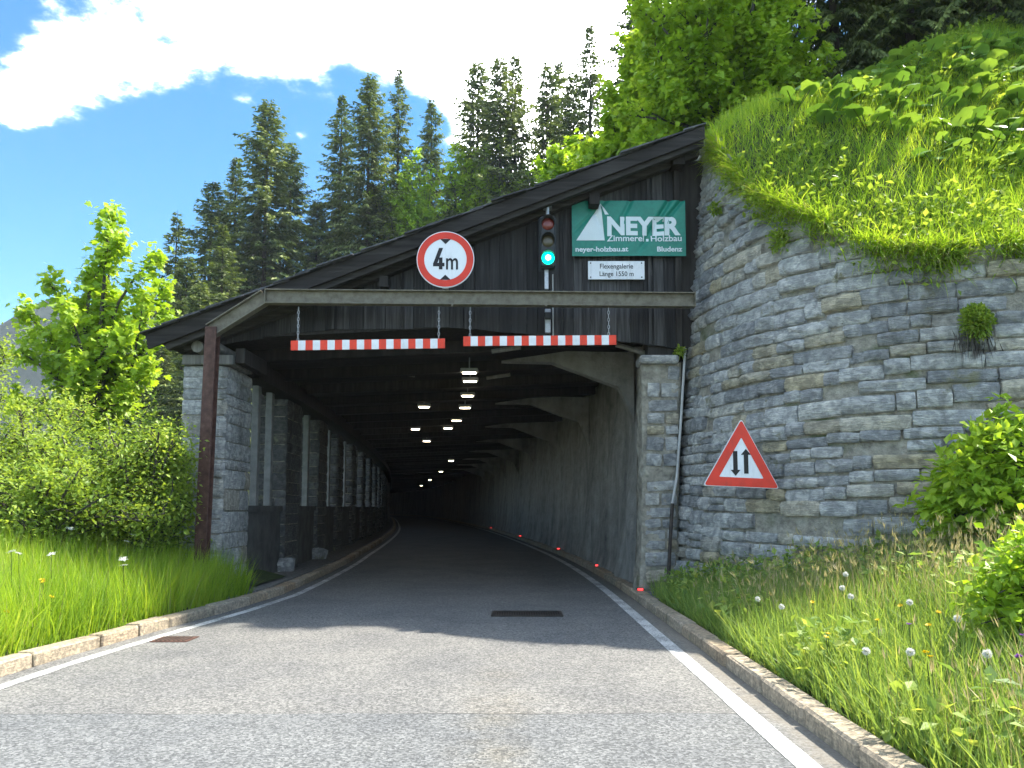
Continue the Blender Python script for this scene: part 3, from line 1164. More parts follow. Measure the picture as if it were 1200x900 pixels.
def make_pillar(Yp, detailed):
    m = float(mr(Yp))
    rot = -math.atan(m)
    wd, dp, top = .76, 1.25, 3.90
    e = float(ol(Yp)) + 5.44
    c = P(Yp + dp / 2, -6.53 - wd / 2 + .02 + e)
    ax = Vector((math.cos(rot), math.sin(rot), 0))
    ay = Vector((-math.sin(rot), math.cos(rot), 0))
    R = Matrix.Rotation(rot, 3, 'Z')
    pil = MB().box((c[0], c[1], top / 2 - .1), (wd - .05, dp - .05, top + .16), R).obj('pillar', M['mortar'], gal)
    rs = random.Random(int(Yp * 10))
    st = face_stones(Vector(c) - ay * (dp / 2 - .02), ax, Vector((0, -1, 0)), wd, .0, top, (.16, .40), (.3, .76), .04, rs)
    st2 = face_stones(Vector(c) + ax * (wd / 2 - .02), ay, Vector((1, 0, 0)), dp, .0, top, (.16, .40), (.35, .8), .04, rs)
    base = Vector(WORLD_LOC[gal.name])
    if detailed:
        for (p, a, s_) in st + st2:
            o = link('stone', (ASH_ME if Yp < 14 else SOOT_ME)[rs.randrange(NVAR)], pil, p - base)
            o.rotation_euler = (0, 0, a)
            o.scale = s_
    else:
        mb = MB()
        for (p, a, s_) in st + st2:
            v, f = ASHLAR[rs.randrange(NVAR)]
            vv = (v * np.array(s_)) @ np.array(Matrix.Rotation(a, 3, 'Z')).T + np.array(p)
            mb.add(vv, f, 0, rs.random())
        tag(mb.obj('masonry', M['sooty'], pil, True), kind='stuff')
    # rough boulder footing
    if detailed:
        for k in range(4):
            v, f = STONES[rs.randrange(NVAR)]
            p = Vector(c) - ay * (dp / 2 + .02) + ax * (-.25 + .24 * k + rs.uniform(-.05, .05))
            o = link('footing_stone', STONE_ME[rs.randrange(NVAR)], pil, Vector((p.x, p.y, .14 + rs.uniform(0, .12))) - base)
            o.rotation_euler = (rs.uniform(-.2, .2), rs.uniform(-.3, .3), rot + rs.uniform(-.3, .3))
            o.scale = (.34, .12, .34)
    return pil


PY = [13.0 + 4.2 * k for k in range(0, 15)]
for k, Yp in enumerate(PY):
    make_pillar(Yp, k < 3)
    # low sill wall and slender posts in the bay behind this pillar
    y0, y1 = Yp + 1.22, Yp + 4.23
    e = float(ol((y0 + y1) / 2)) + 5.44
    pr = [(-6.98, -.05), (-6.62, -.05), (-6.62, 1.42), (-6.98, 1.42)]
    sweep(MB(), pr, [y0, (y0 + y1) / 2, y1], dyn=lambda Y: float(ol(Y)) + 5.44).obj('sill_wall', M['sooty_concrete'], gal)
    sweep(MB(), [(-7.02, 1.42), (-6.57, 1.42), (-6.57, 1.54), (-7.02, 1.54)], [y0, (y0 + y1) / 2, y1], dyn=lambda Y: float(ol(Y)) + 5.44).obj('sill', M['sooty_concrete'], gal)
    for q in (.45, 1.35, 2.35):
        c = P(y0 + q, -6.78 + e)
        MB().box((c[0], c[1], 2.74), (.14, .16, 2.42), bevel=.01).obj('post', M['post'], gal)
# the closed stretch deeper inside
sweep(MB(), [(-6.9, -.05), (-6.55, -.05), (-6.55, 4.5), (-6.9, 4.5)], list(np.arange(76, 174, 2.0))).obj('outer_wall', M['concrete'], gal)

# buttress on the right: stones under smeared mortar
but = MB()
zz = np.linspace(0, 3.96, 18)
ring = []
for z in zz:
    fl = .10 * math.exp(-z * 2.0)
    xa, xb = 2.16 - fl + .012 * z, 2.74 + .035 * z
    pts = []
    for t in np.linspace(0, 1, 6):
        pts.append((xa + (xb - xa) * t, 12.93 - fl * .5 + RNG.normal() * .02, z))
    for t in np.linspace(0.25, 1, 4):
        pts.append((xb + RNG.normal() * .01, 12.93 + t * .55, z))
    for t in np.linspace(0.2, 1, 5):
        pts.append((xb + (xa - xb) * t, 13.48 + RNG.normal() * .01, z))
    for t in np.linspace(.75, .25, 3):
        pts.append((xa + RNG.normal() * .02, 12.93 - fl * .5 + t * .55, z))
    ring.append(pts)
K = len(ring[0])
but.add([p for r in ring for p in r], [[i * K + k, i * K + (k + 1) % K, (i + 1) * K + (k + 1) % K, (i + 1) * K + k] for i in range(len(zz) - 1) for k in range(K)])
but.add(ring[-1], [list(range(K))])
but_o = but.obj('buttress', M['mortar'], gal, True)
rs = random.Random(5)
base = Vector(WORLD_LOC[gal.name])
for (p, a, s_) in face_stones(Vector((2.49, 12.93, 0)), Vector((1, 0, 0)), None, .56, .25, 3.92, (.17, .30), (.22, .56), .045, rs):
    if rs.random() < .85:
        o = link('stone', STONE_ME[rs.randrange(NVAR)], but_o, p - base + Vector((.035 * p.z - .05, 0, 0)))
        o.rotation_euler = (0, rs.uniform(-.08, .08), a + rs.uniform(-.08, .08))
        o.scale = (s_[0] * .9, s_[1] * rs.uniform(.7, 1.3), s_[2] * .85)
MB().box((2.49, 13.05, 4.0), (.66, .5, .14), bevel=.03).obj('cap_stone', M['ashlar'], but_o)

# ------------------------------------------------------------------ the retaining wall
rw = thing('retaining_wall', 'curved battered grey fieldstone retaining wall beside the gallery mouth', 'wall', (4.2, 10.6, 0))
mb = MB()
ts = np.linspace(0, W_T[-1], 130)
V = []
nz = 30
for t in ts:
    top = wall_top(t)
    for z in np.linspace(-.2, top, nz):
        p, n = wall_pt(t, z, -.022 + RNG.normal() * .014)
        V.append(tuple(p))
mb.add(V, [[i * nz + k, i * nz + k + 1, (i + 1) * nz + k + 1, (i + 1) * nz + k] for i in range(len(ts) - 1) for k in range(nz - 1)])
V = []
for t in ts:
    a, n = wall_pt(t, wall_top(t), 0)
    b, _ = wall_pt(t, wall_top(t) + .01, -.9)
    V += [tuple(a), tuple(b)]
mb.add(V, [[2 * i, 2 * i + 1, 2 * i + 3, 2 * i + 2] for i in range(len(ts) - 1)])
mb.obj('mortar_face', M['mortar'], rw, True)

rs = random.Random(21)
allst = []
z = .02
while z < 8.0:
    hh = rs.uniform(.15, .27)
    t = rs.uniform(0, .3) + 1.6
    while t < W_T[-1] - .5:
        ww = rs.uniform(.22, .62) if rs.random() < .85 else rs.uniform(.62, .95)
        ww *= .8 + hh * 1.1
        wob = .08 * math.sin(t * .8 + z * .6) * min(1, z) + .02 * math.sin(t * 2.6 + z * 3)
        tcn, zc_ = t + ww / 2, z + hh / 2 + wob
        if zc_ + hh / 2 < wall_top(tcn) - .05:
            hv = hh * rs.uniform(.86, .97)
            if rs.random() < .05 and hh > .2:                      # two thin stones on top of each other
                for dz in (-hh / 4, hh / 4):
                    allst.append((tcn, zc_ + dz, ww * .96, hh * .44, rs.uniform(.3, 1.0)))
            elif rs.random() < .94:
                allst.append((tcn, zc_ + rs.uniform(-.012, .012), ww * rs.uniform(.93, .98), hv * 1.0, rs.uniform(.1, 1.3)))
        t += ww
    z += hh
items = []
for (t, z, w, h_, pr) in allst:
    p, n = wall_pt(t, z, 0.0)
    u, v = to_pix(p)
    g_ = float(ground(p[0], p[1]))
    vis = (785 < u[0] < 1235) and (v[0] < 700) and z > g_ - .1
    area = w * h_ / (p[1] ** 2) * abs(np.dot(n, -p[:2] / np.linalg.norm(p[:2]))) if vis else 0
    items.append((area, t, z, w, h_, pr))
items.sort(key=lambda a: -a[0])
rest = MB()
base = Vector(WORLD_LOC[rw.name])
for k, (area, t, z, w, h_, pr) in enumerate(items):
    sy = .045 + .03 * pr
    p, n = wall_pt(t, z, .008 + .052 * pr - sy)
    a = math.atan2(n[1], n[0]) + PI / 2          # local -y looks along n
    q = rs.randrange(NVAR)
    rx, ry = -math.atan(BAT), rs.gauss(0, .02)
    if k < 300:
        o = link('stone', STONE_ME[q], rw, Vector(p) - base)
        o.rotation_euler = (rx, ry, a)
        o.scale = (w, sy, h_)
    else:
        v, f = STONES[q]
        Rm = np.array((Matrix.Rotation(a, 3, 'Z') @ Matrix.Rotation(ry, 3, 'Y') @ Matrix.Rotation(rx, 3, 'X')))
        rest.add((v * np.array([w, sy, h_])) @ Rm.T + p, f, 0, rs.random())
tag(rest.obj('small_stones', M['stone'], rw, True), kind='stuff')


# ------------------------------------------------------------------ text and flat print
def text_arrays(body, size=1.0, offset=0.0, space=1.0):
    cu = bpy.data.curves.new('txt', 'FONT')
    cu.body = body
    cu.size = size
    cu.offset = offset
    cu.space_character = space
    cu.resolution_u = 5
    o = bpy.data.objects.new('txt', cu)
    COL.objects.link(o)
    dg = bpy.context.evaluated_depsgraph_get()
    me = o.evaluated_get(dg).to_mesh()
    V = np.array([tuple(v.co) for v in me.vertices]).reshape(-1, 3)
    Fc = [list(p.vertices) for p in me.polygons]
    o.evaluated_get(dg).to_mesh_clear()
    bpy.data.objects.remove(o)
    bpy.data.curves.remove(cu)
    return V, Fc


def print_text(mb, body, x0, x1, z0, z1, ywarp, offset=0.0, mi=0, space=1.0, cap=None):
    """fit a line of text into a box on a surface facing -Y; z0..z1 is baseline to cap height"""
    V, Fc = text_arrays(body, 1.0, offset, space)
    hv = V[:, 1]
    lo, hi = 0.0, (cap if cap else .70)
    xs_ = (V[:, 0] - V[:, 0].min()) / (V[:, 0].max() - V[:, 0].min())
    X_ = x0 + xs_ * (x1 - x0)
    Z_ = z0 + (hv - lo) / (hi - lo) * (z1 - z0)
    Y_ = ywarp(X_, Z_) if callable(ywarp) else np.full(len(V), ywarp)
    mb.add(np.stack([X_, Y_, Z_], 1), Fc, mi)
    return mb


def disc(mb, c, r, y0, y1, n=48, r_in=0.0, mi=0):
    an = np.linspace(0, 2 * PI, n, endpoint=False)
    if r_in <= 0:
        return mb.prism([(c[0] + r * math.cos(a), c[2] + r * math.sin(a)) for a in an], y0, y1, mi)
    V, Fc = [], []
    for y in (y0, y1):
        for rr in (r, r_in):
            V += [(c[0] + rr * math.cos(a), y, c[2] + rr * math.sin(a)) for a in an]
    for k in range(n):
        k2 = (k + 1) % n
        Fc += [[k, k2, n + k2, n + k], [k, 2 * n + k, 2 * n + k2, k2], [n + k, n + k2, 3 * n + k2, 3 * n + k], [2 * n + k, 3 * n + k, 3 * n + k2, 2 * n + k2]]
    return mb.add(V, Fc, mi)


# ------------------------------------------------------------------ steel height frame
YB = 12.32
bl, br_, el = at_y(312, 348, YB), at_y(813, 352, YB), at_y(247, 388, YB)
colb, colt = at_y(236, 660, YB), at_y(250, 384, YB)
fr = thing('height_gauge_frame', 'brown steel column and long beige beam spanning the gallery mouth', 'steel frame', (colb.x, YB, .3))


def ibeam(mb, a, b, hgt, wid, tf=.018, tw=.012):
    a, b = Vector(a), Vector(b)
    d = (b - a)
    L = d.length
    ang = math.atan2(d.z, d.x)
    R = Matrix.Rotation(-ang, 3, 'Y')
    c = (a + b) / 2
    mb.box(c, (L, tw, hgt - 2 * tf), R)
    for sg in (-1, 1):
        mb.box(c + R @ Vector((0, 0, sg * (hgt - tf) / 2)), (L, wid, tf), R, bevel=.003)
    return mb


ibeam(MB(), (bl.x, YB, bl.z), (br_.x, YB, br_.z), .235, .16).obj('beam', M['steel'], fr)
ibeam(MB(), (el.x, YB, el.z), (bl.x - .01, YB, bl.z), .232, .158).obj('knee_beam', M['steel'], fr)
MB().box((bl.x, YB - .012, bl.z), (.012, .14, .24)).obj('stiffener', M['steel'], fr)
MB().box((br_.x + .008, YB, br_.z), (.012, .16, .25)).obj('end_plate', M['steel'], fr)
d = Vector(colt) - Vector((colb.x, YB, .15))
cm = MB()
cc = (Vector(colt) + Vector((colb.x - .01, YB, .15))) / 2
R = Matrix.Rotation(math.atan2(d.x, d.z), 3, 'Y')
L = d.length
cm.box(cc, (.012, .15, L), R)
cm.box(cc + R @ Vector((0, -.08, 0)), (.19, .014, L), R, bevel=.003)
cm.box(cc + R @ Vector((0, .08, 0)), (.19, .014, L), R, bevel=.003)
cm.box(cc + R @ Vector((.075, -.092, 0)), (.03, .012, L), R, bevel=.003)
cm.obj('column', M['rust'], fr)
MB().box((colb.x - .01, YB, .22), (.34, .3, .12), bevel=.02).obj('base_plate', M['rust'], fr)
for u in (777, 640, 530):
    c = at_y(u, 358, YB - .085)
    MB().tube([(c.x, YB - .1, c.z), (c.x, YB - .06, c.z)], .018, 8).obj('bolt', M['steel'], fr)

# hanging red and white bars on chains
for (ua, va, ub, vb, chains, lab) in ((341, 405, 521.5, 402.5, ((350, 360), (514.5, 360)), 'red and white striped height bar hung nearest the steel column'),
                              (543, 400, 722, 398.5, ((551, 360), (713, 360)), 'red and white striped height bar hung towards the stone retaining wall')):
    a, b = at_y(ua, va, YB), at_y(ub, vb, YB)
    t = thing('clearance_bar', lab, 'height bar', tuple((a + b) / 2), 'striped bars hung from the steel beam')
    n = 21
    mb = MB()
    d = b - a
    ang = math.atan2(d.z, d.x)
    R = Matrix.Rotation(-ang, 3, 'Y')
    for k in range(n):
        c = a + d * ((k + .5) / n)
        mb.box(c, (d.length / n, .03, .158), R, mi=k % 2)
    mb.obj('bar', [M['bar_red'], M['bar_white']], t)
    MB().box((a + b) / 2 + Vector((0, .024, 0)), (d.length * .99, .018, .05), R).obj('back_rail', M['galv'], t)
    for (uc, vc) in chains:
        p0 = at_y(uc, vc, YB)
        f_ = (p0.x - a.x) / d.x
        p1 = a + d * f_ + Vector((0, 0, .07))
        nl = max(4, int((p0.z - p1.z) / .055))
        mb = MB()
        for k in range(nl):
            c = p0 + (p1 - p0) * ((k + .5) / nl)
            lp = []
            for q in range(11):
                an = 2 * PI * q / 10
                x, z = .014 * math.cos(an), .034 * math.sin(an)
                lp.append(c + (Vector((x, 0, z)) if k % 2 else Vector((0, x, z))))
            mb.tube(lp, .006, 5, caps=False)
        mb.obj('chain', M['chain'], t)

# round 4 m height sign
c = at_y(522, 304, YB - .13)
rr = .468
sg = thing('height_limit_sign', 'round red-rimmed 4 m height limit sign above the beam', 'road sign', (c.x, YB - .13, c.z - rr))
disc(MB(), c, rr, YB - .13, YB - .10, 64).obj('plate', M['white'], sg)
disc(MB(), c, rr - .014, YB - .136, YB - .128, 64, .345).obj('red_ring', M['red'], sg)
for s_ in (1, -1):
    MB().prism([(c.x - .085, c.z + s_ * .338), (c.x + .085, c.z + s_ * .338), (c.x, c.z + s_ * .255)][::s_], YB - .137, YB - .128).obj('arrowhead', M['black'], sg)
mb = MB()
yf = YB - .135
mb.prism([(c.x - .20, c.z - .075), (c.x - .135, c.z - .075), (c.x - .04, c.z + .19), (c.x - .105, c.z + .19)], yf, yf + .006)
mb.prism([(c.x - .20, c.z - .115), (c.x - .015, c.z - .115), (c.x - .015, c.z - .058), (c.x - .20, c.z - .058)], yf - .001, yf + .006)
mb.prism([(c.x - .105, c.z - .165), (c.x - .048, c.z - .165), (c.x - .048, c.z + .03), (c.x - .105, c.z + .03)], yf - .002, yf + .006)
print_text(mb, 'm', c.x + .01, c.x + .205, c.z - .165, c.z + .04, yf, .012, cap=.52)
mb.obj('lettering', M['black'], sg)
MB().box((c.x, YB - .085, c.z), (.06, .03, .8)).obj('bracket', M['galv'], sg)
MB().box((c.x, YB - .03, c.z - rr + .01), (.10, .13, .04)).obj('clamp', M['galv'], sg)

# traffic light
tp, bt = at_y(642, 253, 12.55), at_y(642, 313, 12.55)
tx = tp.x
tl = thing('traffic_light', 'three-lamp traffic light showing green beside the green banner', 'traffic light', (tx, 12.6, bt.z))
hgt = tp.z - bt.z
MB().box((tx, 12.62, (tp.z + bt.z) / 2), (.255, .17, hgt), bevel=.025).obj('housing', M['housing'], tl)
MB().box((tx, 12.715, (tp.z + bt.z) / 2), (.30, .012, hgt + .04), bevel=.004).obj('backboard', M['housing'], tl)
for k, mname in enumerate(('lens_red', 'lens_amber', 'lens_green')):
    zc_ = tp.z - hgt * (k + .5) / 3
    V, Fc = [], []
    n = 28
    for q, (r_, y_) in enumerate(((.104, 12.532), (.092, 12.515), (.06, 12.503), (.02, 12.499))):
        V += [(tx + r_ * math.cos(2 * PI * j / n), y_, zc_ + r_ * math.sin(2 * PI * j / n)) for j in range(n)]
        if q:
            Fc += [[(q - 1) * n + j, (q - 1) * n + (j + 1) % n, q * n + (j + 1) % n, q * n + j] for j in range(n)]
    Fc.append([3 * n + j for j in range(n)])
    lens = MB().add(V, Fc).obj('lens', M[mname], tl, True)
    if k == 2:
        disc(MB(), (tx, 0, zc_), .045, 12.494, 12.4985, 20).obj('bright_core', M['lens_core'], lens)
    V, Fc = [], []
    n = 18
    for q, an in enumerate(np.linspace(-.25, PI + .25, n)):
        dep = .05 + .09 * max(0, math.sin(an))
        for r_ in (.112, .118):
            V += [(tx + r_ * math.cos(an), 12.535, zc_ + r_ * math.sin(an)), (tx + r_ * math.cos(an), 12.535 - dep, zc_ + r_ * math.sin(an))]
    for q in range(n - 1):
        a_, b_ = q * 4, q * 4 + 4
        Fc += [[a_, a_ + 1, b_ + 1, b_], [a_ + 2, b_ + 2, b_ + 3, a_ + 3], [a_ + 1, a_ + 3, b_ + 3, b_ + 1]]
    MB().add(V, Fc).obj('visor', M['housing'], tl, True)
zt = tp.z
MB().tube([(tx, 12.64, zt), (tx, 12.64, zt + .20)], .03, 8).obj('hanger', M['galv'], tl)
MB().box((tx, 12.72, zt + .30), (.14, .18, .22), bevel=.01).obj('hanger_box', M['galv'], tl)
MB().box((tx - .02, 12.7, bt.z - .17), (.07, .05, .34), bevel=.006).obj('lower_bracket', M['galv'], tl)
MB().tube([(tx + .10, 12.95, bt.z), (tx + .10, 12.95, bt.z - 1.1)], .012, 6).obj('cable', M['cable'], tl)
c2 = at_y(642, 376, 12.9)
MB().box((c2.x, 12.93, c2.z), (.10, .08, .42), bevel=.01).obj('clamp_rail', M['galv'], tl)
MB().box((c2.x, 12.87, c2.z + .08), (.12, .08, .12), bevel=.02).obj('junction_box', M['housing'], tl)

# banner
YN = 12.88
bTL, bBR = at_y(670, 235, YN), at_y(804, 300, YN)


def wrinkle(x, z):
    x, z = np.asarray(x, float), np.asarray(z, float)
    a = (x - bTL.x) / (bBR.x - bTL.x)
    b = (z - bBR.z) / (bTL.z - bBR.z)
    w = .006 * np.sin(9 * a + 3 * b) + .005 * np.sin(5 * a - 7 * b + 1)
    for (cx_, k, amp, wd) in ((.86, .30, .020, .022), (.97, .42, .018, .02), (.52, .25, .013, .02), (.16, -.2, .012, .025), (.30, .5, .010, .02)):
        d_ = a - (cx_ - k * (1 - b))
        w = w + 2.6 * amp * np.exp(-(d_ / wd) ** 2) * np.clip(b * 1.3, 0, 1)
    w = w + .012 * np.exp(-((b - .5) / .3) ** 2) * np.exp(-((a - .75) / .06) ** 2)
    return w


bn = thing('advertising_banner', 'crumpled green carpentry firm banner pinned to the timber gable', 'banner', (bTL.x, YN, bBR.z))
nx_, nz_ = 90, 44
V = []
for j in range(nz_):
    for i_ in range(nx_):
        x = bTL.x + (bBR.x - bTL.x) * i_ / (nx_ - 1)
        z = bBR.z + (bTL.z - bBR.z) * j / (nz_ - 1)
        V.append((x, YN + float(wrinkle(x, z)), z))
fb = [[j * nx_ + i_, j * nx_ + i_ + 1, (j + 1) * nx_ + i_ + 1, (j + 1) * nx_ + i_] for j in range(nz_ - 1) for i_ in range(nx_ - 1)]
MB().add(V, fb).obj('cloth', M['banner'], bn, True)
bx_ = lambda u: bTL.x + (bBR.x - bTL.x) * (u - 670) / 134.0
bz_ = lambda v: bTL.z - (bTL.z - bBR.z) * (v - 235) / 65.0
warp = lambda x, z: YN - .011 + wrinkle(x, z)


def dense_tri(mb, pts, n=16):
    a, b, c_ = [np.array(p, float) for p in pts]
    V, Fc, idx = [], [], {}
    for i_ in range(n + 1):
        for j in range(n + 1 - i_):
            p = a + (b - a) * i_ / n + (c_ - a) * j / n
            idx[(i_, j)] = len(V)
            V.append((p[0], float(warp(p[0], p[1])), p[1]))
    for i_ in range(n):
        for j in range(n - i_):
            Fc.append([idx[(i_, j)], idx[(i_ + 1, j)], idx[(i_, j + 1)]])
            if i_ + j < n - 1:
                Fc.append([idx[(i_ + 1, j)], idx[(i_ + 1, j + 1)], idx[(i_, j + 1)]])
    return mb.add(V, Fc)


em = dense_tri(MB(), [(bx_(675), bz_(282)), (bx_(708.5), bz_(282)), (bx_(704), bz_(238.5))])
dense_tri(em, [(bx_(709), bz_(252)), (bx_(713.5), bz_(252)), (bx_(704), bz_(238.5))], 6)
em.obj('mountain_emblem', M['banner_white'], bn)
for (txt, ua, ub, va, vb, of) in (('NEYER', 711.5, 798, 274.8, 255, .045), ('Zimmerei', 711, 755, 282.8, 275.8, .018), ('Holzbau', 763, 799, 282.8, 275.8, .018),
                                  ('neyer-holzbau.at', 674, 736, 294.8, 289.2, .028), ('Bludenz', 770, 799.5, 294.8, 289.2, .028)):
    print_text(MB(), txt, bx_(ua), bx_(ub), bz_(va), bz_(vb), warp, of).obj('lettering', M['banner_white'], bn)
yd = float(warp(bx_(759), bz_(281)))
MB().add([(bx_(a), yd, bz_(b)) for a, b in ((757.5, 282.5), (760.5, 282.5), (760.5, 279.5), (757.5, 279.5))], [[0, 1, 2, 3]]).obj('square_dot', M['banner_white'], bn)

# white name plate of the gallery
pTL, pBR = at_y(689, 306, 12.92), at_y(755.5, 327.5, 12.92)
pl = thing('name_plate', 'small white name plate with black lettering under the green banner', 'sign', (pTL.x, 12.92, pBR.z))
mb = MB().box(((pTL.x + pBR.x) / 2, 12.925, (pTL.z + pBR.z) / 2), (pBR.x - pTL.x, .02, pTL.z - pBR.z), bevel=.006)
mb.obj('plate', M['white'], pl)
fx = lambda u: pTL.x + (pBR.x - pTL.x) * (u - 689) / 66.5
fz = lambda v: pTL.z - (pTL.z - pBR.z) * (v - 306) / 21.5
print_text(MB(), 'Flexengalerie', fx(703), fx(742), fz(314.8), fz(309.2), 12.911, .008).obj('lettering', M['black'], pl)
print_text(MB(), 'L\u00e4nge 1550 m', fx(702.5), fx(742.5), fz(323.6), fz(318.2), 12.911, .008).obj('lettering', M['black'], pl)
for (u, v) in ((692, 308.5), (752, 308.5), (692, 325), (752, 325)):
    disc(MB(), (fx(u), 0, fz(v)), .012, 12.908, 12.914, 10).obj('screw', M['black'], pl)

# triangular two-way traffic sign, standing just off the wall
YT = 10.55
tt, ta, tb = at_y(868.5, 490.5, YT), at_y(824, 569, YT), at_y(913.5, 573, YT)


def inset(tri, k):
    c_ = (tri[0] + tri[1] + tri[2]) / 3
    return [c_ + (p - c_) * k for p in tri]


def rounded(tri, r=.05):
    out = []
    for i_ in range(3):
        p, a, b = tri[i_], tri[i_ - 1], tri[(i_ + 1) % 3]
        da, db = (a - p).normalized(), (b - p).normalized()
        p0, p1 = p + da * r, p + db * r
        for q in np.linspace(0, 1, 5):
            w = p0 * (1 - q) ** 2 + p * 2 * q * (1 - q) + p1 * q * q
            out.append((w.x, w.z))
    return out


ts_ = thing('two_way_traffic_sign', 'red triangle sign with two black arrows against the stone wall', 'road sign', (tt.x, YT, (ta.z + tb.z) / 2))
tri = [tt, ta, tb]
MB().prism(rounded(tri), YT, YT + .018).obj('plate', M['white'], ts_)
t1, t2 = rounded(inset(tri, .975)), rounded(inset(tri, .585), .02)
n = len(t1)
V = [(x, YT - .006, z) for x, z in t1] + [(x, YT - .006, z) for x, z in t2]
MB().add(V, [[k, (k + 1) % n, n + (k + 1) % n, n + k] for k in range(n)]).obj('red_border', M['red'], ts_)
for (uc, vt, vb, up) in ((861.5, 528.5, 557.5, False), (874, 526, 555, True)):
    mb = MB()
    c0, c1 = at_y(uc, vt, YT - .006), at_y(uc, vb, YT - .006)
    px = (at_y(uc + 1, vt, YT).x - c0.x)
    hl = px * 6
    if up:
        mb.prism([(c0.x - 2.2 * px, c1.z), (c0.x + 2.2 * px, c1.z), (c0.x + 2.2 * px, c0.z - hl), (c0.x - 2.2 * px, c0.z - hl)], YT - .006, YT - .001)
        mb.prism([(c0.x - 5 * px, c0.z - hl), (c0.x + 5 * px, c0.z - hl), (c0.x, c0.z)], YT - .0065, YT - .001)
    else:
        mb.prism([(c0.x - 2.2 * px, c1.z + hl), (c0.x + 2.2 * px, c1.z + hl), (c0.x + 2.2 * px, c0.z), (c0.x - 2.2 * px, c0.z)], YT - .006, YT - .001)
        mb.prism([(c0.x - 5 * px, c1.z + hl), (c0.x, c1.z), (c0.x + 5 * px, c1.z + hl)], YT - .0065, YT - .001)
    mb.obj('arrow', M['black'], ts_)
for zz_ in (.30, .62):
    zq = ta.z + (tt.z - ta.z) * zz_
    p, n_ = wall_pt(np.interp(YT + .35, W_BASE[::-1, 1], W_T[::-1]), zq)
    MB().tube([(tt.x, YT + .02, zq), (tt.x + .25, YT + .75, zq)], .02, 6).obj('wall_bracket', M['galv'], ts_)

# conduit down the joint between buttress and wall
pts = [at_y(803, 408, 12.9), at_y(801, 440, 12.88), at_y(797.5, 500, 12.86), at_y(793, 560, 12.84), at_y(788, 590, 12.82)]
tag(MB().tube(pts, .022, 8).obj('conduit', M['cable'], origin=tuple(pts[-1])), 'thin grey conduit running down between buttress and stone wall', 'conduit')
pts = [at_y(788, 590, 12.82), at_y(785, 640, 12.80), at_y(783, 692, 12.78)]
tag(MB().tube(pts, .03, 8).obj('drain_pipe', M['dark_iron'], origin=tuple(pts[-1])), 'dark pipe at the foot of the conduit beside the buttress', 'pipe')

# ------------------------------------------------------------------ road furniture
gx0, gx1, gy0, gy1 = -.29, .71, 10.80, 11.32
dg = thing('drain_grate', 'wide rusty slotted drain grate set in the shaded road', 'drain grate', ((gx0 + gx1) / 2, (gy0 + gy1) / 2, .002))
MB().box(((gx0 + gx1) / 2, (gy0 + gy1) / 2, .004), (gx1 - gx0, gy1 - gy0, .003)).obj('sump', M['black'], dg)  # flat black sheet, its colour stands for the shade under the bars
mb = MB()
for (a, b) in (((gx0, gy0), (gx1, gy0 + .035)), ((gx0, gy1 - .035), (gx1, gy1)), ((gx0, gy0 + .036), (gx0 + .035, gy1 - .036)), ((gx1 - .035, gy0 + .036), (gx1, gy1 - .036))):
    mb.box(((a[0] + b[0]) / 2, (a[1] + b[1]) / 2, .009), (b[0] - a[0], b[1] - a[1], .014))
mb.obj('frame', M['dark_iron'], dg)
for k in range(27):
    x = gx0 + .05 + k * (gx1 - gx0 - .1) / 26
    MB().box((x, (gy0 + gy1) / 2, .0105), (.017, gy1 - gy0 - .075, .009)).obj('bar', M['dark_iron'], dg)
c = (-3.85, 8.95)
gu = thing('gully_cover', 'small brown rusty gully cover beside the sunlit kerb', 'gully cover', (c[0], c[1], 0))
MB().box((c[0], c[1], .005), (.42, .36, .008), bevel=.003).obj('frame', M['rust'], gu)
for k in range(7):
    MB().box((c[0] - .15 + k * .05, c[1], .011), (.02, .28, .006)).obj('bar', M['dark_iron'], gu)

for k, Y in enumerate((12.9, 18.2, 25.5, 37, 52)):
    p = P(Y, .40, .13)
    t = thing('kerb_reflector', ['red kerb reflector at the foot of the buttress', 'red kerb reflector a few metres inside along the inner wall',
              'red kerb reflector well inside along the inner wall', 'red kerb reflector deep inside where the road bends', 'tiny red kerb reflector farthest round the bend'][k], 'reflector', p, 'red reflectors on the kerb')
    MB().box((p[0], p[1], p[2] + .025), (.12, .09, .05), bevel=.012).obj('body', M['housing'], t)
    MB().box((p[0], p[1] - .047, p[2] + .028), (.09, .006, .034)).obj('reflective_face', M['reflector'], t)

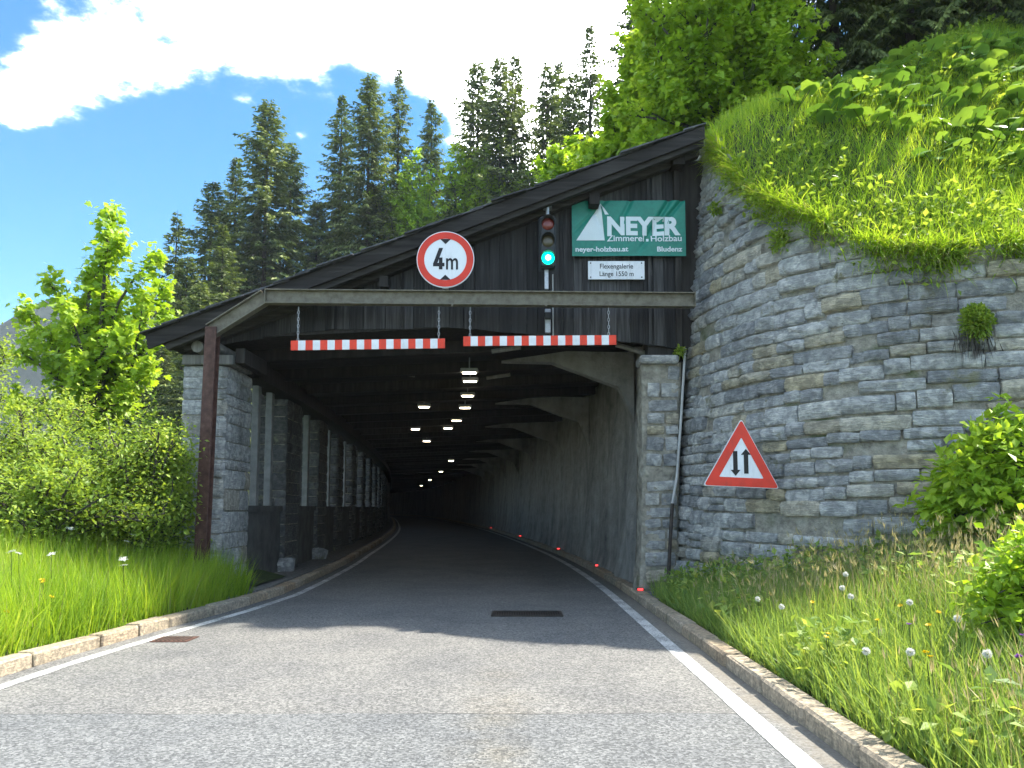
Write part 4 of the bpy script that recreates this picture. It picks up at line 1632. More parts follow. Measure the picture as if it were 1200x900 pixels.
# ceiling lamps, and unseen ones added deeper in
lamp_px = [(550, 437, 17.2, 1), (551, 447, 18.6, 1), (548, 464, 21.0, 1), (545, 478, 24.0, 1), (535, 493, 27.5, 1), (525, 502, 30.5, 1), (497, 477, 24.0, 1), (487, 503, 31.0, 1), (500, 517, 37, 1)]
for Yl in (46, 60, 78, 98):  # unseen lamps added to brighten the far end of the gallery
    q_ = P(Yl, -2.6, 4.28)
    u_, v_ = to_pix(q_)
    lamp_px.append((float(u_[0]), float(v_[0]), Yl, 1))
for k, (u, v, Y, on) in enumerate(lamp_px):
    p = at_y(u, v, Y)
    z = min(max(p.z, 3.9), 4.32)
    # where the lamp hangs follows from the ceiling: keep it in the ray's plane under the beams
    d = pix_dir(u, v)
    tt_ = (4.28 - CAM_H) / d.z
    x, y = d.x * tt_, d.y * tt_
    t = thing('ceiling_lamp', 'small lit strip lamp hung under the dark gallery ceiling', 'lamp', (x, y, 4.28), 'lamps under the gallery ceiling')
    MB().box((x, y, 4.33), (.36, .18, .08), bevel=.012).obj('housing', M['lamp_box'], t)
    MB().box((x, y - .02, 4.27), (.28, .05, .022), bevel=.006).obj('tube', M['lamp'], t)
    MB().tube([(x, y, 4.37), (x, y, 4.62)], .012, 6).obj('rod', M['lamp_box'], t)

# ------------------------------------------------------------------ vegetation templates
BLADE_V = np.array([(-.5, 0, 0), (.5, 0, 0), (.36, .10, .5), (-.36, .10, .5), (0, .34, 1.0)])
BLADE_F = [[0, 1, 2, 3], [3, 2, 4]]
LEAF_V = np.array([(0, 0, 0), (.45, .30, .05), (1.0, 0, -.08), (.45, -.30, .05)])
LEAF_F = [[0, 1, 2], [0, 2, 3]]
_an = [(.0, .02), (-.05, .35), (.20, .62), (.28, .34), (.62, .56), (.60, .24), (1.0, 0.0)]
_up = [(x, y, .06 * abs(y) - .18 * x * x) for x, y in _an]
MAPLE_V = np.array(_up + [(x, -y, z) for x, y, z in _up[1:-1]])
MAPLE_F = [[0, i_ + 1, i_] for i_ in range(1, 6)] + [[0, 6 + i_, 7 + i_] for i_ in range(1, 5)] + [[0, 11, 6]]
SPRIG_V = np.array([(0, 0, 0), (.35, .5, -.02), (1, 0, -.10), (.35, -.5, -.02)])
SPRIG_F = [[0, 1, 2], [0, 2, 3]]


def blades(pts, hgt, wid, lean=.35, rng=RNG, rnd=None, curl=1.0):
    n = len(pts)
    az = rng.uniform(0, 2 * PI, n)
    up = unit(np.stack([rng.normal(0, lean, n), rng.normal(0, lean, n), np.ones(n)], 1))
    side = np.stack([np.cos(az), np.sin(az), np.zeros(n)], 1)
    y = np.cross(up, side)
    y = unit(y)
    x = np.cross(y, up)
    rot = np.stack([x, y, up], axis=2)
    h_ = rng.uniform(hgt[0], hgt[1], n) * rng.uniform(.7, 1.0, n)
    w_ = rng.uniform(wid[0], wid[1], n)
    s_ = np.stack([w_, h_ * curl * rng.uniform(.5, 1.6, n), h_], 1)
    return scatter(BLADE_V, BLADE_F, pts, rot, s_, rng.uniform(0, 1, n) if rnd is None else rnd)


def leaves(tv, tf, pts, outward, size, rng=RNG, droop=.25, rnd=None, flat=.6):
    n = len(pts)
    fwd = unit(outward + rng.normal(0, .55, (n, 3)) + np.array([0, 0, -droop]))
    up = unit(rng.normal(0, 1 - flat, (n, 3)) + np.array([0, 0, 1.0]))
    rot = frames(fwd, up)
    s_ = rng.uniform(size[0], size[1], n)
    return scatter(tv, tf, pts, rot, s_, rng.uniform(0, 1, n) if rnd is None else rnd)


def spruce_meshes(seed, H=22.0, R=3.1, thin=1.0, ex=.85):
    rng = np.random.default_rng(seed)
    trunk = MB().tube([(0, 0, -1.5), (0, 0, H * .3), (.05, .03, H * .7), (0, 0, H)], [.30, .22, .11, .012], 8)
    pts, fwd, rol, sz, rn = [], [], [], [], []
    z = H * .05
    while z < H * .99:
        f = z / H
        Rz = R * (1 + .18 * math.sin(z * 1.3 + seed) + .12 * math.sin(z * 3.1 + 2 * seed)) * (1 - f) ** ex * (1 - .25 * math.exp(-f * 12)) + .14
        n = int(rng.integers(5, 8))
        a0 = rng.uniform(0, 2 * PI)
        for k in range(n):
            az = a0 + 2 * PI * k / n + rng.normal(0, .25)
            L = Rz * rng.uniform(.62, 1.18)
            if rng.random() < .06 * thin:
                continue
            d = np.array([math.cos(az), math.sin(az), 0])
            sd = np.array([-math.sin(az), math.cos(az), 0])
            up0 = .55 * f - .12 + rng.normal(0, .08)
            droop = .55 * (1 - f) + .05
            brn = rng.uniform(0, 1)
            m = max(4, int(L / .15))
            tt = (np.arange(m) + rng.uniform(0, 1, m)) / m
            tt = .10 + .92 * tt
            for q in tt:
                c = np.array([0, 0, z]) + d * L * q + np.array([0, 0, L * (up0 * q - droop * q * q * .8)])
                tl_ = (.20 + .34 * (1 - q)) * min(1, .45 + L / 2.2)
                tng = d + np.array([0, 0, up0 - 1.6 * droop * q])
                for sgn in (-1, 1):
                    fw = tng * rng.uniform(.5, 1.1) + sd * sgn * rng.uniform(.5, 1.1) + np.array([0, 0, -rng.uniform(.1, .7)])
                    pts.append(c + rng.normal(0, .03, 3))
                    fwd.append(fw)
                    sz.append((tl_ * rng.uniform(1.0, 2.0), rng.uniform(.11, .18), .3))
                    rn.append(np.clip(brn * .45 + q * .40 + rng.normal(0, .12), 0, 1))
                if rng.random() < .5:
                    pts.append(c)
                    fwd.append(np.array([rng.normal(0, .3), rng.normal(0, .3), -1.0]) + d * .2)
                    sz.append((tl_ * rng.uniform(.6, 1.2), .12, .3))
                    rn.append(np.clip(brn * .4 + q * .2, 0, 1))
        z += .24 + .16 * (1 - f)
    pts, fwd = np.array(pts), np.array(fwd)
    rot = frames(fwd, unit(rng.normal(0, .5, (len(pts), 3)) + np.array([0, 0, 1.0])))
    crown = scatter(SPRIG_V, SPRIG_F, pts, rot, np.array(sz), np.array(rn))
    return trunk.mesh('trunk', M['spruce_bark'], True), crown.mesh('crown', M['needles'])


def limb_path(a, b, rng, bend=.12, n=6, up=.15):
    a, b = np.array(a, float), np.array(b, float)
    L = np.linalg.norm(b - a)
    k = rng.normal(0, bend * L, 3)
    ts__ = np.linspace(0, 1, n)
    return [a + (b - a) * t + k * math.sin(t * PI) * .5 + np.array([0, 0, up * L * math.sin(t * PI) * .3]) for t in ts__]


def broadleaf(base, fork, tips, seed, leaf=('maple', .13, .2), per_m=260, spread=.42, twigs=5, mat='maple', trunk_r=.12, droop=.45):
    """trunk with limbs to the given tips; leafy side shoots hang about each limb"""
    rng = np.random.default_rng(seed)
    wood = MB()
    base, fork = np.array(base, float), np.array(fork, float)
    wood.tube(limb_path(base, fork, rng, .05), np.linspace(trunk_r * 1.25, trunk_r * .8, 6), 9)
    P_, O_, R_ = [], [], []
    for tip in tips:
        tip = np.array(tip, float)
        L = np.linalg.norm(tip - fork)
        path = limb_path(fork, tip, rng)
        wood.tube(path, np.linspace(trunk_r * .6, .012, 6), 6)
        path = np.array(path)
        nt = max(3, int(L * twigs * rng.uniform(.8, 1.25)))
        for q in range(nt):
            t = .22 + .78 * (q + rng.uniform(0, 1)) / nt
            c = np.array([np.interp(t, np.linspace(0, 1, 6), path[:, j]) for j in range(3)])
            d = unit(rng.normal(0, 1, 3) * np.array([1, 1, .5]) + np.array([0, 0, .35]))
            sl = spread * rng.uniform(.5, 1.5) * (1.15 - .75 * t) + .12
            e = c + d * sl
            wood.tube([c, (c + e) / 2 + np.array([0, 0, .05]), e], [.012, .008, .004], 4, caps=False)
            nl = int(per_m * sl * rng.uniform(.7, 1.3) * .25) + 6
            u_ = rng.uniform(.15, 1.1, nl)
            pp = c + (e - c) * u_[:, None] + rng.normal(0, .10 + .05 * sl, (nl, 3))
            P_.append(pp)
            O_.append(np.tile(d * np.array([1, 1, .3]), (nl, 1)))
            br = rng.uniform(.1, .9)
            R_.append(np.clip(br * .6 + rng.uniform(0, .4, nl), 0, 1))
        nl = int(per_m * .25)
        P_.append(tip + rng.normal(0, .09, (nl, 3)) * np.array([1, 1, 1.8]))
        O_.append(rand_dirs(nl, rng))
        R_.append(rng.uniform(.4, 1, nl))
    P_, O_, R_ = np.concatenate(P_), np.concatenate(O_), np.concatenate(R_)
    tv, tf = (MAPLE_V, MAPLE_F) if leaf[0] == 'maple' else (LEAF_V, LEAF_F)
    crown = leaves(tv, tf, P_, O_, (leaf[1], leaf[2]), rng, droop, R_)
    return wood, crown


def plant_broadleaf(name, label, cat, base, fork, tips, seed, group=None, **kw):
    t = thing(name, label, cat, tuple(base), group)
    mat = kw.pop('mat', 'maple')
    w_, c_ = broadleaf(base, fork, tips, seed, **kw)
    w_.obj('trunk', M['bark'], t, True)
    c_.obj('crown', M[mat], t)
    return t


def blob_tips(c, r, n, rng, zmin=-.3, lo=.6, hi=1.12):
    out = []
    while len(out) < n:
        d = rand_dirs(1, rng)[0]
        if d[2] < zmin:
            continue
        out.append(np.array(c) + d * np.array(r) * rng.uniform(lo, hi))
    return out


# ------------------------------------------------------------------ spruces
SPR = [spruce_meshes(11, 22, 6.0), spruce_meshes(12, 22, 5.2, 2.0, .7), spruce_meshes(13, 22, 6.8, 1.5, .95), spruce_meshes(14, 22, 4.6, 4.0, .8), spruce_meshes(15, 22, 6.2, 4.0, 1.0), spruce_meshes(16, 22, 5.4, 1.0, .65)]
# top pixel, distance, variant, width factor, label
spruces = [
    (208, 246, 66, 3, .9, 'slim dark spruce lowest down the wooded slope beside the maple'),
    (220, 300, 60, 1, 1.0, 'short dark spruce just behind the maple crown'),
    (250, 212, 64, 1, 1.0, 'dark spruce second up the slope from the maple'),
    (277, 184, 70, 0, .9, 'bare-topped spruce leaning into the tall spruce above it'),
    (262, 262, 56, 2, 1.0, 'low sunlit spruce in front of the slope edge trees'),
    (315, 118, 66, 0, 1.0, 'tall pointed spruce standing alone against the blue sky'),
    (341, 168, 62, 1, 1.0, 'spruce close beside the tall pointed one, half a head lower'),
    (401, 110, 64, 2, .95, 'broad spruce with a ragged double top'),
    (434, 88, 66, 0, .9, 'tall sunlit spruce next to the ragged double top'),
    (372, 235, 56, 1, 1.05, 'lower sunlit spruce above the gallery roof edge'),
    (468, 78, 72, 2, .75, 'dark slender spruce just before the gap of blue sky'),
    (506, 115, 78, 3, .95, 'thin see-through spruce in the gap of blue sky'),
    (440, 215, 54, 1, 1.1, 'young yellow-green spruce directly above the round sign'),
    (560, 72, 74, 1, .95, 'first spruce of the tight trio above the traffic light'),
    (586, 66, 70, 0, .85, 'middle spruce of the tight trio above the traffic light'),
    (604, 64, 66, 0, .85, 'last and tallest spruce of the tight trio above the traffic light'),
    (641, 70, 76, 3, 1.0, 'narrow spruce with thin top beside its twin'),
    (655, 67, 78, 3, 1.0, 'narrow spruce twin standing against white cloud'),
    (672, 84, 72, 1, .8, 'short spruce tucked behind the lone pointed one over the banner'),
    (691, 27, 70, 0, .9, 'tall pointed spruce rising over the banner against white cloud'),
    (748, -25, 60, 1, .95, 'dark spruce partly hidden by the bright maple over the roof'),
    (530, 205, 60, 2, .8, 'low spruce among bright broadleaf trees behind the roof'),
    (655, 190, 50, 2, .8, 'low dark spruce behind the roof below the twin spruces'),
    (300, 250, 52, 2, 1.0, 'full low spruce in the shade below the tall pointed one'),
    (190, 395, 48, 2, 1.0, 'dark spruce in the shade beyond the eaves and the maple'),
    (215, 350, 52, 0, 1.0, 'dark spruce filling the gap between maple and eaves'),
    (235, 330, 46, 0, .9, 'full dark spruce right behind the eaves of the gallery'),
    (400, 240, 58, 2, .9, 'bushy spruce in front of the ragged double top'),
    (590, 200, 56, 2, .8, 'low broad spruce at the foot of the tight trio'),
    (160, 420, 46, 2, 1.0, 'dark low spruce behind the bushes and the stone pillar'),
]
first = {}
for i_, (u, v, Y, var, wf, lab) in enumerate(spruces):
    o_ = float(off(at_y(u, v, Y).x, Y))
    if -17 < o_ < 6 and Y < 69:
        Y = 69 + (i_ % 4)
    top = at_y(u, v, Y)
    gz = float(any_ground(top.x, top.y)[0])
    hgt = top.z - gz + .4
    hgt = max(hgt, 6.0)
    t = thing('spruce_tree', lab, 'tree', (top.x, top.y, gz - .4), 'spruces on the slope behind the gallery')
    tm, cm_ = SPR[{0: (0, 4, 5), 1: (1, 5), 2: (2, 4, 0), 3: (3,)}[var][i_ % len({0: (0, 4, 5), 1: (1, 5), 2: (2, 4, 0), 3: (3,)}[var])]]
    for nm, me in (('trunk', tm), ('crown', cm_)):
        o = link(nm, me, t)
    s_ = hgt / 22.0
    ws = wf * max(.62, min(1.25, s_ ** .75))
    t.scale = (ws, ws, s_)
    t.rotation_euler = (0, 0, random.uniform(0, 2 * PI))
# dark thicket at the top of the slope on the right
thick = [(6.6, 20.5, 13), (8.2, 18.6, 14), (9.8, 18.0, 12), (11.4, 17.4, 14), (13.0, 16.9, 12), (10.5, 21.5, 15), (13.8, 20.0, 15), (15.0, 17.6, 13), (7.6, 23.5, 14), (12.2, 19.2, 13), (13.6, 18.6, 12), (10.9, 19.4, 13)]
tl_labels = ['beside the bright maple', 'second from the bright maple', 'third from the bright maple', 'fourth from the bright maple', 'fifth from the bright maple', 'behind the third one', 'behind the fifth one', 'farthest from the maple', 'behind the bright maple', 'where the butterbur ends', 'past the end of the butterbur', 'right above the butterbur']
for (X_, Y_, hgt), lb in zip(thick, tl_labels):
    gz = float(any_ground(X_, Y_)[0])
    t = thing('spruce_tree', 'dark dense spruce at the top of the leafy bank, ' + lb, 'tree', (X_, Y_, gz - .5), 'dark spruces above the leafy bank')
    tm, cm_ = SPR[random.choice((0, 2))]
    for nm, me in (('trunk', tm), ('crown', cm_)):
        link(nm, me, t)
    t.scale = (.46, .46, hgt / 22)
    t.rotation_euler = (0, 0, random.uniform(0, 6.28))

# ------------------------------------------------------------------ broadleaf trees
YM = 16.5
mb_ = at_y(105, 560, YM)
mbase = (mb_.x, YM, float(ground(mb_.x, YM)) - .1)
fork = at_y(112, 520, YM)
tips = []
for (u, v, dy) in [(132, 252, 0), (122, 275, .5), (150, 292, -.4), (100, 318, .5), (182, 302, 0), (178, 332, .6), (75, 338, -.5), (62, 352, .5), (30, 366, 0), (22, 388, .5),
                   (186, 432, -.5), (190, 372, .3), (172, 400, -.8), (50, 420, -.7), (85, 400, .8), (140, 350, .9), (115, 380, -1.0), (30, 470, -.3), (165, 470, -.7),
                   (70, 470, .4), (130, 440, -1.1), (100, 450, 1.1), (150, 390, .1), (176, 360, -.3), (60, 395, .2), (88, 360, 0)]:
    p = at_y(u, v, YM)
    tips.append((p.x, YM + dy * 1.1, p.z))
plant_broadleaf('maple_tree', 'light green maple beside the eaves, standing over the bushes', 'tree', mbase, tuple(fork), tips, 41,
                leaf=('maple', .09, .17), per_m=270, spread=.32, twigs=3.6, trunk_r=.12)

rngb = np.random.default_rng(5)
# maple above the roof apex
Yb = 17.5
cb = at_y(845, 70, Yb)
gb = float(any_ground(5.0, 18.0)[0])
tips = blob_tips((4.9, 17.6, 13.2), (2.4, 1.9, 3.2), 40, rngb, -.75) + blob_tips((6.2, 16.9, 11.9), (1.3, 1.2, 1.6), 16, rngb, -.6) + [(2.6, 17.2, 10.6), (3.0, 17.0, 10.0), (2.3, 17.6, 11.4)]
plant_broadleaf('maple_tree', 'big sunlit broadleaf tree crowding the bank above the roof apex', 'tree', (5.3, 18.0, gb - .2), (5.0, 17.8, gb + .7), tips, 42,
                leaf=('maple', .085, .16), per_m=330, spread=.46, twigs=4, trunk_r=.13)
# smaller bright trees behind the roof line
for (u, v, Y, r, nm, lab, sd) in ((735, 165, 22, (1.2, 1.0, 1.3), 24, 'bright bushy tree just behind the roof below the big sunlit one', 51),
                                  (672, 195, 27, (1.3, 1.0, .9), 18, 'low bright shrub peeping over the roof edge above the traffic light', 52),
                                  (765, 90, 21, (1.1, 1.0, 1.8), 22, 'bright young tree between dark spruce and the big sunlit tree', 55)):
    p = at_y(u, v, Y)
    gz = float(any_ground(max(p.x, 3.2), Y)[0])
    tips = blob_tips(tuple(p), r, nm, rngb, -.8)
    plant_broadleaf('broadleaf_tree', lab, 'tree', (max(p.x, float(xr(Y)) + 2.2), Y, gz - .2), (p.x * .8 + max(p.x, 3.2) * .2, Y, min(p.z - r[2] * .6, gz + 1.0)), tips, sd,
                    'bright broadleaf trees behind the roof', leaf=('maple', .15, .24), per_m=170, spread=.5, twigs=4, trunk_r=.08)
for (u, v, Y, r, nm, lab, sd) in ((482, 232, 70, (3.6, 2.8, 4.0), 34, 'bright round broadleaf tree below the blue gap in the spruces', 53),
                                  (556, 215, 71, (3.4, 2.8, 4.2), 34, 'bright broadleaf tree at the foot of the spruce trio', 54),
                                  (625, 240, 70, (3.2, 2.4, 3.4), 28, 'bright broadleaf tree just over the roof behind the traffic light', 56)):
    p = at_y(u, v, Y)
    gz = float(any_ground(p.x, Y)[0])
    tips = blob_tips(tuple(p), r, nm, rngb, -.8)
    plant_broadleaf('broadleaf_tree', lab, 'tree', (p.x, Y, gz - .3), (p.x, Y, min(p.z - r[2] * .7, gz + 6)), tips, sd,
                    'bright broadleaf trees behind the roof', leaf=('leaf', .30, .48), per_m=60, spread=1.0, twigs=2, trunk_r=.16)

# bushes at the back of the left verge
for (u, v, Y, r, lab, sd) in ((28, 530, 12.8, (1.25, .9, .80), 'rounded light green bush beside the maple, away from the pillar', 61),
                              (95, 560, 11.3, (.95, .7, .62), 'light green bush in front of the maple trunk', 62),
                              (160, 560, 11.6, (.75, .65, .66), 'light green bush between maple trunk and stone pillar', 63),
                              (-35, 500, 13.5, (1.2, 1.0, 1.0), 'taller leafy bush at the verge, farthest from the gallery', 64),
                              (50, 590, 10.7, (1.1, .55, .42), 'low twiggy bush at the edge of the tall grass', 65),
                              (188, 582, 12.3, (.5, .45, .6), 'small bush crowding the outside of the stone pillar', 66)):
    p = at_y(u, v, Y)
    gz = float(ground(p.x, Y))
    tips = blob_tips((p.x, Y, max(p.z, gz + r[2] * .6)), r, 30, rngb, -.5, .45, 1.55)
    plant_broadleaf('bush', lab, 'bush', (p.x, Y, gz - .1), (p.x, Y, gz + .2), tips, sd, 'bushes along the verge',
                    leaf=('leaf', .045, .09), per_m=330, spread=.26, twigs=6, trunk_r=.04, mat='bush', droop=.1)
# leafy shrub against the wall on the right, and the flowering clump below it
p = at_y(1165, 590, 8.6)
gz = float(ground(p.x, 8.6))
tips = blob_tips((p.x + .15, 8.7, gz + .55), (.75, .6, .75), 40, rngb, -.3) + [tuple(at_y(1172, 495, 8.7)), tuple(at_y(1192, 530, 8.6)), tuple(at_y(1150, 525, 8.8))]
plant_broadleaf('shrub', 'leafy green shrub growing up against the stone wall', 'bush', (p.x + .1, 8.7, gz - .05), (p.x + .1, 8.7, gz + .12), tips, 71,
                leaf=('leaf', .09, .17), per_m=330, spread=.26, twigs=7, trunk_r=.025, mat='maple', droop=.2)
p = at_y(1195, 730, 5.6)
gz = float(ground(p.x, 5.6))
tips = blob_tips((p.x + .15, 5.65, gz + .30), (.34, .32, .38), 24, rngb, -.3)
plant_broadleaf('flowering_clump', 'bright leafy clump with yellow and purple flowers on the bank', 'plant', (p.x + .1, 5.65, gz - .05), (p.x + .1, 5.65, gz + .08), tips, 72,
                leaf=('leaf', .06, .11), per_m=300, spread=.18, twigs=9, trunk_r=.015, mat='maple', droop=.0)

# ------------------------------------------------------------------ grass
def sample(n, box, ok, zf, rng=RNG):
    x = rng.uniform(box[0], box[1], n)
    y = rng.uniform(box[2], box[3], n)
    m = ok(x, y)
    x, y = x[m], y[m]
    return np.stack([x, y, zf(x, y)], 1)


# left verge
left_ok = lambda x, y: (x < xr(y) + ol(y) - .47) & (x > -13) & ~((y > 12.7) & (x > -5.75))
pts = sample(190000, (-12, -4.1, 4.0, 14.0), left_ok, lambda x, y: ground(x, y) - .02)
pn = np.sin(pts[:, 0] * 1.9 + 1) * np.sin(pts[:, 1] * 1.6) * .25 + .5
u, v = to_pix(pts)
pts = pts[(u > -60) & (u < 330)]
pn = pn[(u > -60) & (u < 330)]
d_ = (xr(pts[:, 1]) + ol(pts[:, 1]) - .45) - pts[:, 0]
gl = blades(pts, (.30, .84), (.006, .014), .20, rnd=np.clip(RNG.normal(.46, .27, len(pts)) + (pn - .5) * .9, 0, 1))
tag(gl.obj('grass', M['grass']), 'tall sunlit green grass on the verge beside the kerb', 'grass', kind='stuff')
# right bank
wall_in = lambda x, y: hill(x, y)[1] < -.25
right_ok = lambda x, y: (x > xr(y) + .50) & wall_in(x, y) & (y < 12.4)
pts = sample(90000, (2.15, 8.5, 3.2, 12.4), right_ok, lambda x, y: ground(x, y) - .02)
u, v = to_pix(pts)
pts = pts[(u < 1290) & (v < 1010)]
gr = blades(pts, (.16, .52), (.007, .016), .32, rnd=np.clip(RNG.normal(.42, .2, len(pts)), 0, 1))
tag(gr.obj('grass', M['bank_grass']), 'rank green grass on the bank below the stone wall', 'grass', kind='stuff')
# dry stalks with seed heads
st_ok = lambda x, y: right_ok(x, y) & (np.sin(x * 1.7 + .4) + np.sin(y * 1.3 + x) > -.4)
pts = sample(6500, (2.3, 7.0, 3.3, 11.0), st_ok, lambda x, y: ground(x, y) - .02)
stalk = blades(pts, (.40, .80), (.004, .008), .17, rnd=RNG.uniform(0, 1, len(pts)), curl=.5)
hd = []
for k in range(0, len(pts), 2):
    tip = stalk.v[0][k * 5 + 4]
    prev = (stalk.v[0][k * 5 + 2] + stalk.v[0][k * 5 + 3]) / 2
    d = tip - prev
    d = d / np.linalg.norm(d)
    hd.append((tip, d))
hp_, hd_ = np.array([a for a, b in hd]), np.array([b for a, b in hd])
n = len(hp_)
heads = scatter(SPRIG_V, SPRIG_F, np.repeat(hp_, 3, 0) + RNG.normal(0, .008, (n * 3, 3)), frames(np.repeat(hd_, 3, 0) + RNG.normal(0, .2, (n * 3, 3)), rand_dirs(n * 3)), np.stack([RNG.uniform(.05, .10, n * 3), RNG.uniform(.006, .012, n * 3), np.ones(n * 3) * .1], 1), RNG.uniform(.2, 1, n * 3))
merge(stalk, heads)
lp_ = sample(2600, (-12, -4.3, 5.0, 13.0), left_ok, lambda x, y: ground(x, y) - .02)
tag(blades(lp_, (.65, 1.05), (.004, .007), .13, rnd=RNG.uniform(0, .8, len(lp_)), curl=.5).obj('grass_stalks', M['straw']), 'thin pale stalks rising from the sunlit verge grass', 'grass', kind='stuff')
tag(stalk.obj('dry_grass_stalks', M['straw']), 'straw coloured grass stalks with seed heads on the bank', 'grass', kind='stuff')

# hillside above the wall: grass, with dry tufts hanging over the edge
hz_f = lambda x, y: hill(x, y)[0]
hill_ok = lambda x, y: (hill(x, y)[1] > -.05) & (hill(x, y)[1] < 8)
pts = sample(190000, (2.9, 15, 8.3, 20), hill_ok, lambda x, y: hz_f(x, y) - .03)
u, v = to_pix(pts)
pts = pts[(u < 1260) & (u > 790) & (v > -60)]
s_h = hill(pts[:, 0], pts[:, 1])[1]
gh = blades(pts, (.12, .48), (.007, .016), .45, rnd=np.clip(RNG.normal(.5, .27, len(pts)) + .22 * np.sin(pts[:, 0] * 1.7) * np.sin(pts[:, 1] * 2.1) - .10 * (s_h > 4), 0, 1))
tt_ = RNG.uniform(W_T[16], W_T[-1] - 2, 12000)
tt_ = tt_[(np.sin(tt_ * 3.1) + np.sin(tt_ * 7.3 + 2) + RNG.normal(0, .8, len(tt_))) > -.5]
ep = []
for t in tt_:
    p, n_ = wall_pt(t, wall_top(t) + RNG.uniform(-.16, .06) * (1 if RNG.random() < .7 else 2.6), RNG.uniform(-.1, .05))
    ep.append((p, n_))
epp = np.array([a for a, b in ep])
epn = np.array([[b[0], b[1], 0] for a, b in ep])
n = len(epp)
fw = unit(epn * RNG.uniform(.3, 1.2, (n, 1)) + RNG.normal(0, .5, (n, 3)) + np.array([0, 0, .25]))
rot = np.stack([unit(np.cross(fw, np.tile([0, 0, 1.0], (n, 1)))), -unit(np.cross(np.cross(fw, np.tile([0, 0, 1.0], (n, 1))), fw)), fw], axis=2)
hh_ = RNG.uniform(.12, .42, n)
over = scatter(BLADE_V, BLADE_F, epp, rot, np.stack([RNG.uniform(.010, .022, n), hh_ * 1.3, hh_], 1), np.clip(RNG.normal(.5, .25, n), 0, 1))
merge(gh, over)
tag(gh.obj('grass', M['grass']), 'bright grass on the slope spilling over the wall top', 'grass', kind='stuff')
sel = RNG.random(n) < .2
dry = scatter(BLADE_V, BLADE_F, epp[sel], rot[sel], np.stack([RNG.uniform(.006, .012, sel.sum()), hh_[sel] * 1.9, hh_[sel] * 1.2], 1), RNG.uniform(.3, 1, sel.sum()))
tag(dry.obj('dry_grass_fringe', M['straw']), 'dry pale grass fringe hanging over the wall edge', 'grass', kind='stuff')

# leafy herbs among the grass: on the hillside and along the foot of the wall
hb = sample(16000, (2.9, 15, 8.3, 20), lambda x, y: hill_ok(x, y) & (np.sin(x * 1.9) * np.sin(y * 2.3 + 1) + np.sin(x * .8 + y) * .6 > -.1), lambda x, y: hz_f(x, y), RNG)
u, v = to_pix(hb)
hb = hb[(u < 1260) & (u > 800) & (v > -60)]
hb[:, 2] += RNG.uniform(.05, .42, len(hb))
hp2 = np.repeat(hb, 3, 0) + RNG.normal(0, .05, (len(hb) * 3, 3))
gc = leaves(LEAF_V, LEAF_F, hp2, rand_dirs(len(hp2)) * np.array([1, 1, .3]), (.06, .14), RNG, .0)
# leafy rags hanging down over the coping, in uneven patches
tq = RNG.uniform(W_T[16], W_T[-1] - 2, 5200)
tq = tq[(np.sin(tq * 2.1) + np.sin(tq * 4.7 + 1) + RNG.normal(0, .5, len(tq))) > .35]
rag = []
for t in tq:
    dz = -abs(RNG.normal(0, .22))
    p, n_ = wall_pt(t, wall_top(t) + dz + .08, RNG.uniform(.0, .14))
    rag.append(p)
rag = np.array(rag)
merge(gc, leaves(LEAF_V, LEAF_F, rag, rand_dirs(len(rag)), (.05, .12), RNG, .5))
tag(gc.obj('herb_cover', M['bush']), 'leafy herbs mixed through the slope grass above the wall', 'herbs', kind='stuff')
fb_ = sample(30000, (2.3, 8.5, 4.5, 12.4), lambda x, y: right_ok(x, y) & (hill(x, y)[1] > -1.5) & (np.sin(x * 2.3) + np.sin(y * 1.9 + x) > -.8), lambda x, y: ground(x, y), RNG)
fb_[:, 2] += RNG.uniform(.03, .42, len(fb_))
f2 = sample(5000, (2.3, 7.0, 3.4, 11.5), lambda x, y: right_ok(x, y) & (np.sin(x * 3.1 + 1) + np.sin(y * 2.7 + x * 1.3) > .75), lambda x, y: ground(x, y), RNG)
f2 = np.repeat(f2, 4, 0) + RNG.normal(0, .06, (len(f2) * 4, 3))
f2[:, 2] += RNG.uniform(.02, .36, len(f2))
fb_ = np.concatenate([fb_, f2])
fc_ = leaves(LEAF_V, LEAF_F, fb_, rand_dirs(len(fb_)) * np.array([1, 1, .3]), (.06, .13), RNG, .1)
tag(fc_.obj('herb_cover', M['bank_grass']), 'dark leafy weeds along the foot of the stone wall', 'herbs', kind='stuff')

# dark tuft growing out of the wall
tw = None
for t in np.linspace(W_T[20], W_T[-1], 400):
    p, n_ = wall_pt(t, 3.9, 0)
    u, v = to_pix(p)
    if u[0] > 1140:
        tw = t
        break
p, n_ = wall_pt(tw, 3.72, 0)
n = 2600
dirs = unit(np.array([n_[0], n_[1], .5]) * .6 + RNG.normal(0, .8, (n, 3)))
q = p + np.array([n_[0], n_[1], 0]) * .10 + dirs * np.array([.20, .16, .24]) * RNG.uniform(.2, 1, (n, 1)) + np.array([0, 0, .08])
tuft = thing('wall_fern', 'feathery green tuft with brown roots growing out of the stone wall', 'plant', tuple(p))
leaves(LEAF_V, LEAF_F, q, dirs, (.03, .07), RNG, .0).obj('foliage', M['bush'], tuft)
n = 160
q = p + np.array([n_[0], n_[1], 0]) * .05 + RNG.normal(0, 1, (n, 3)) * np.array([.11, .03, .05])
fw = unit(np.tile([n_[0] * .15, n_[1] * .15, -1.0], (n, 1)) + RNG.normal(0, .12, (n, 3)))
scatter(SPRIG_V, SPRIG_F, q, frames(fw, rand_dirs(n)), np.stack([RNG.uniform(.2, .5, n), np.full(n, .012), np.ones(n) * .1], 1), RNG.uniform(0, .5, n)).obj('roots', M['bark'], tuft)
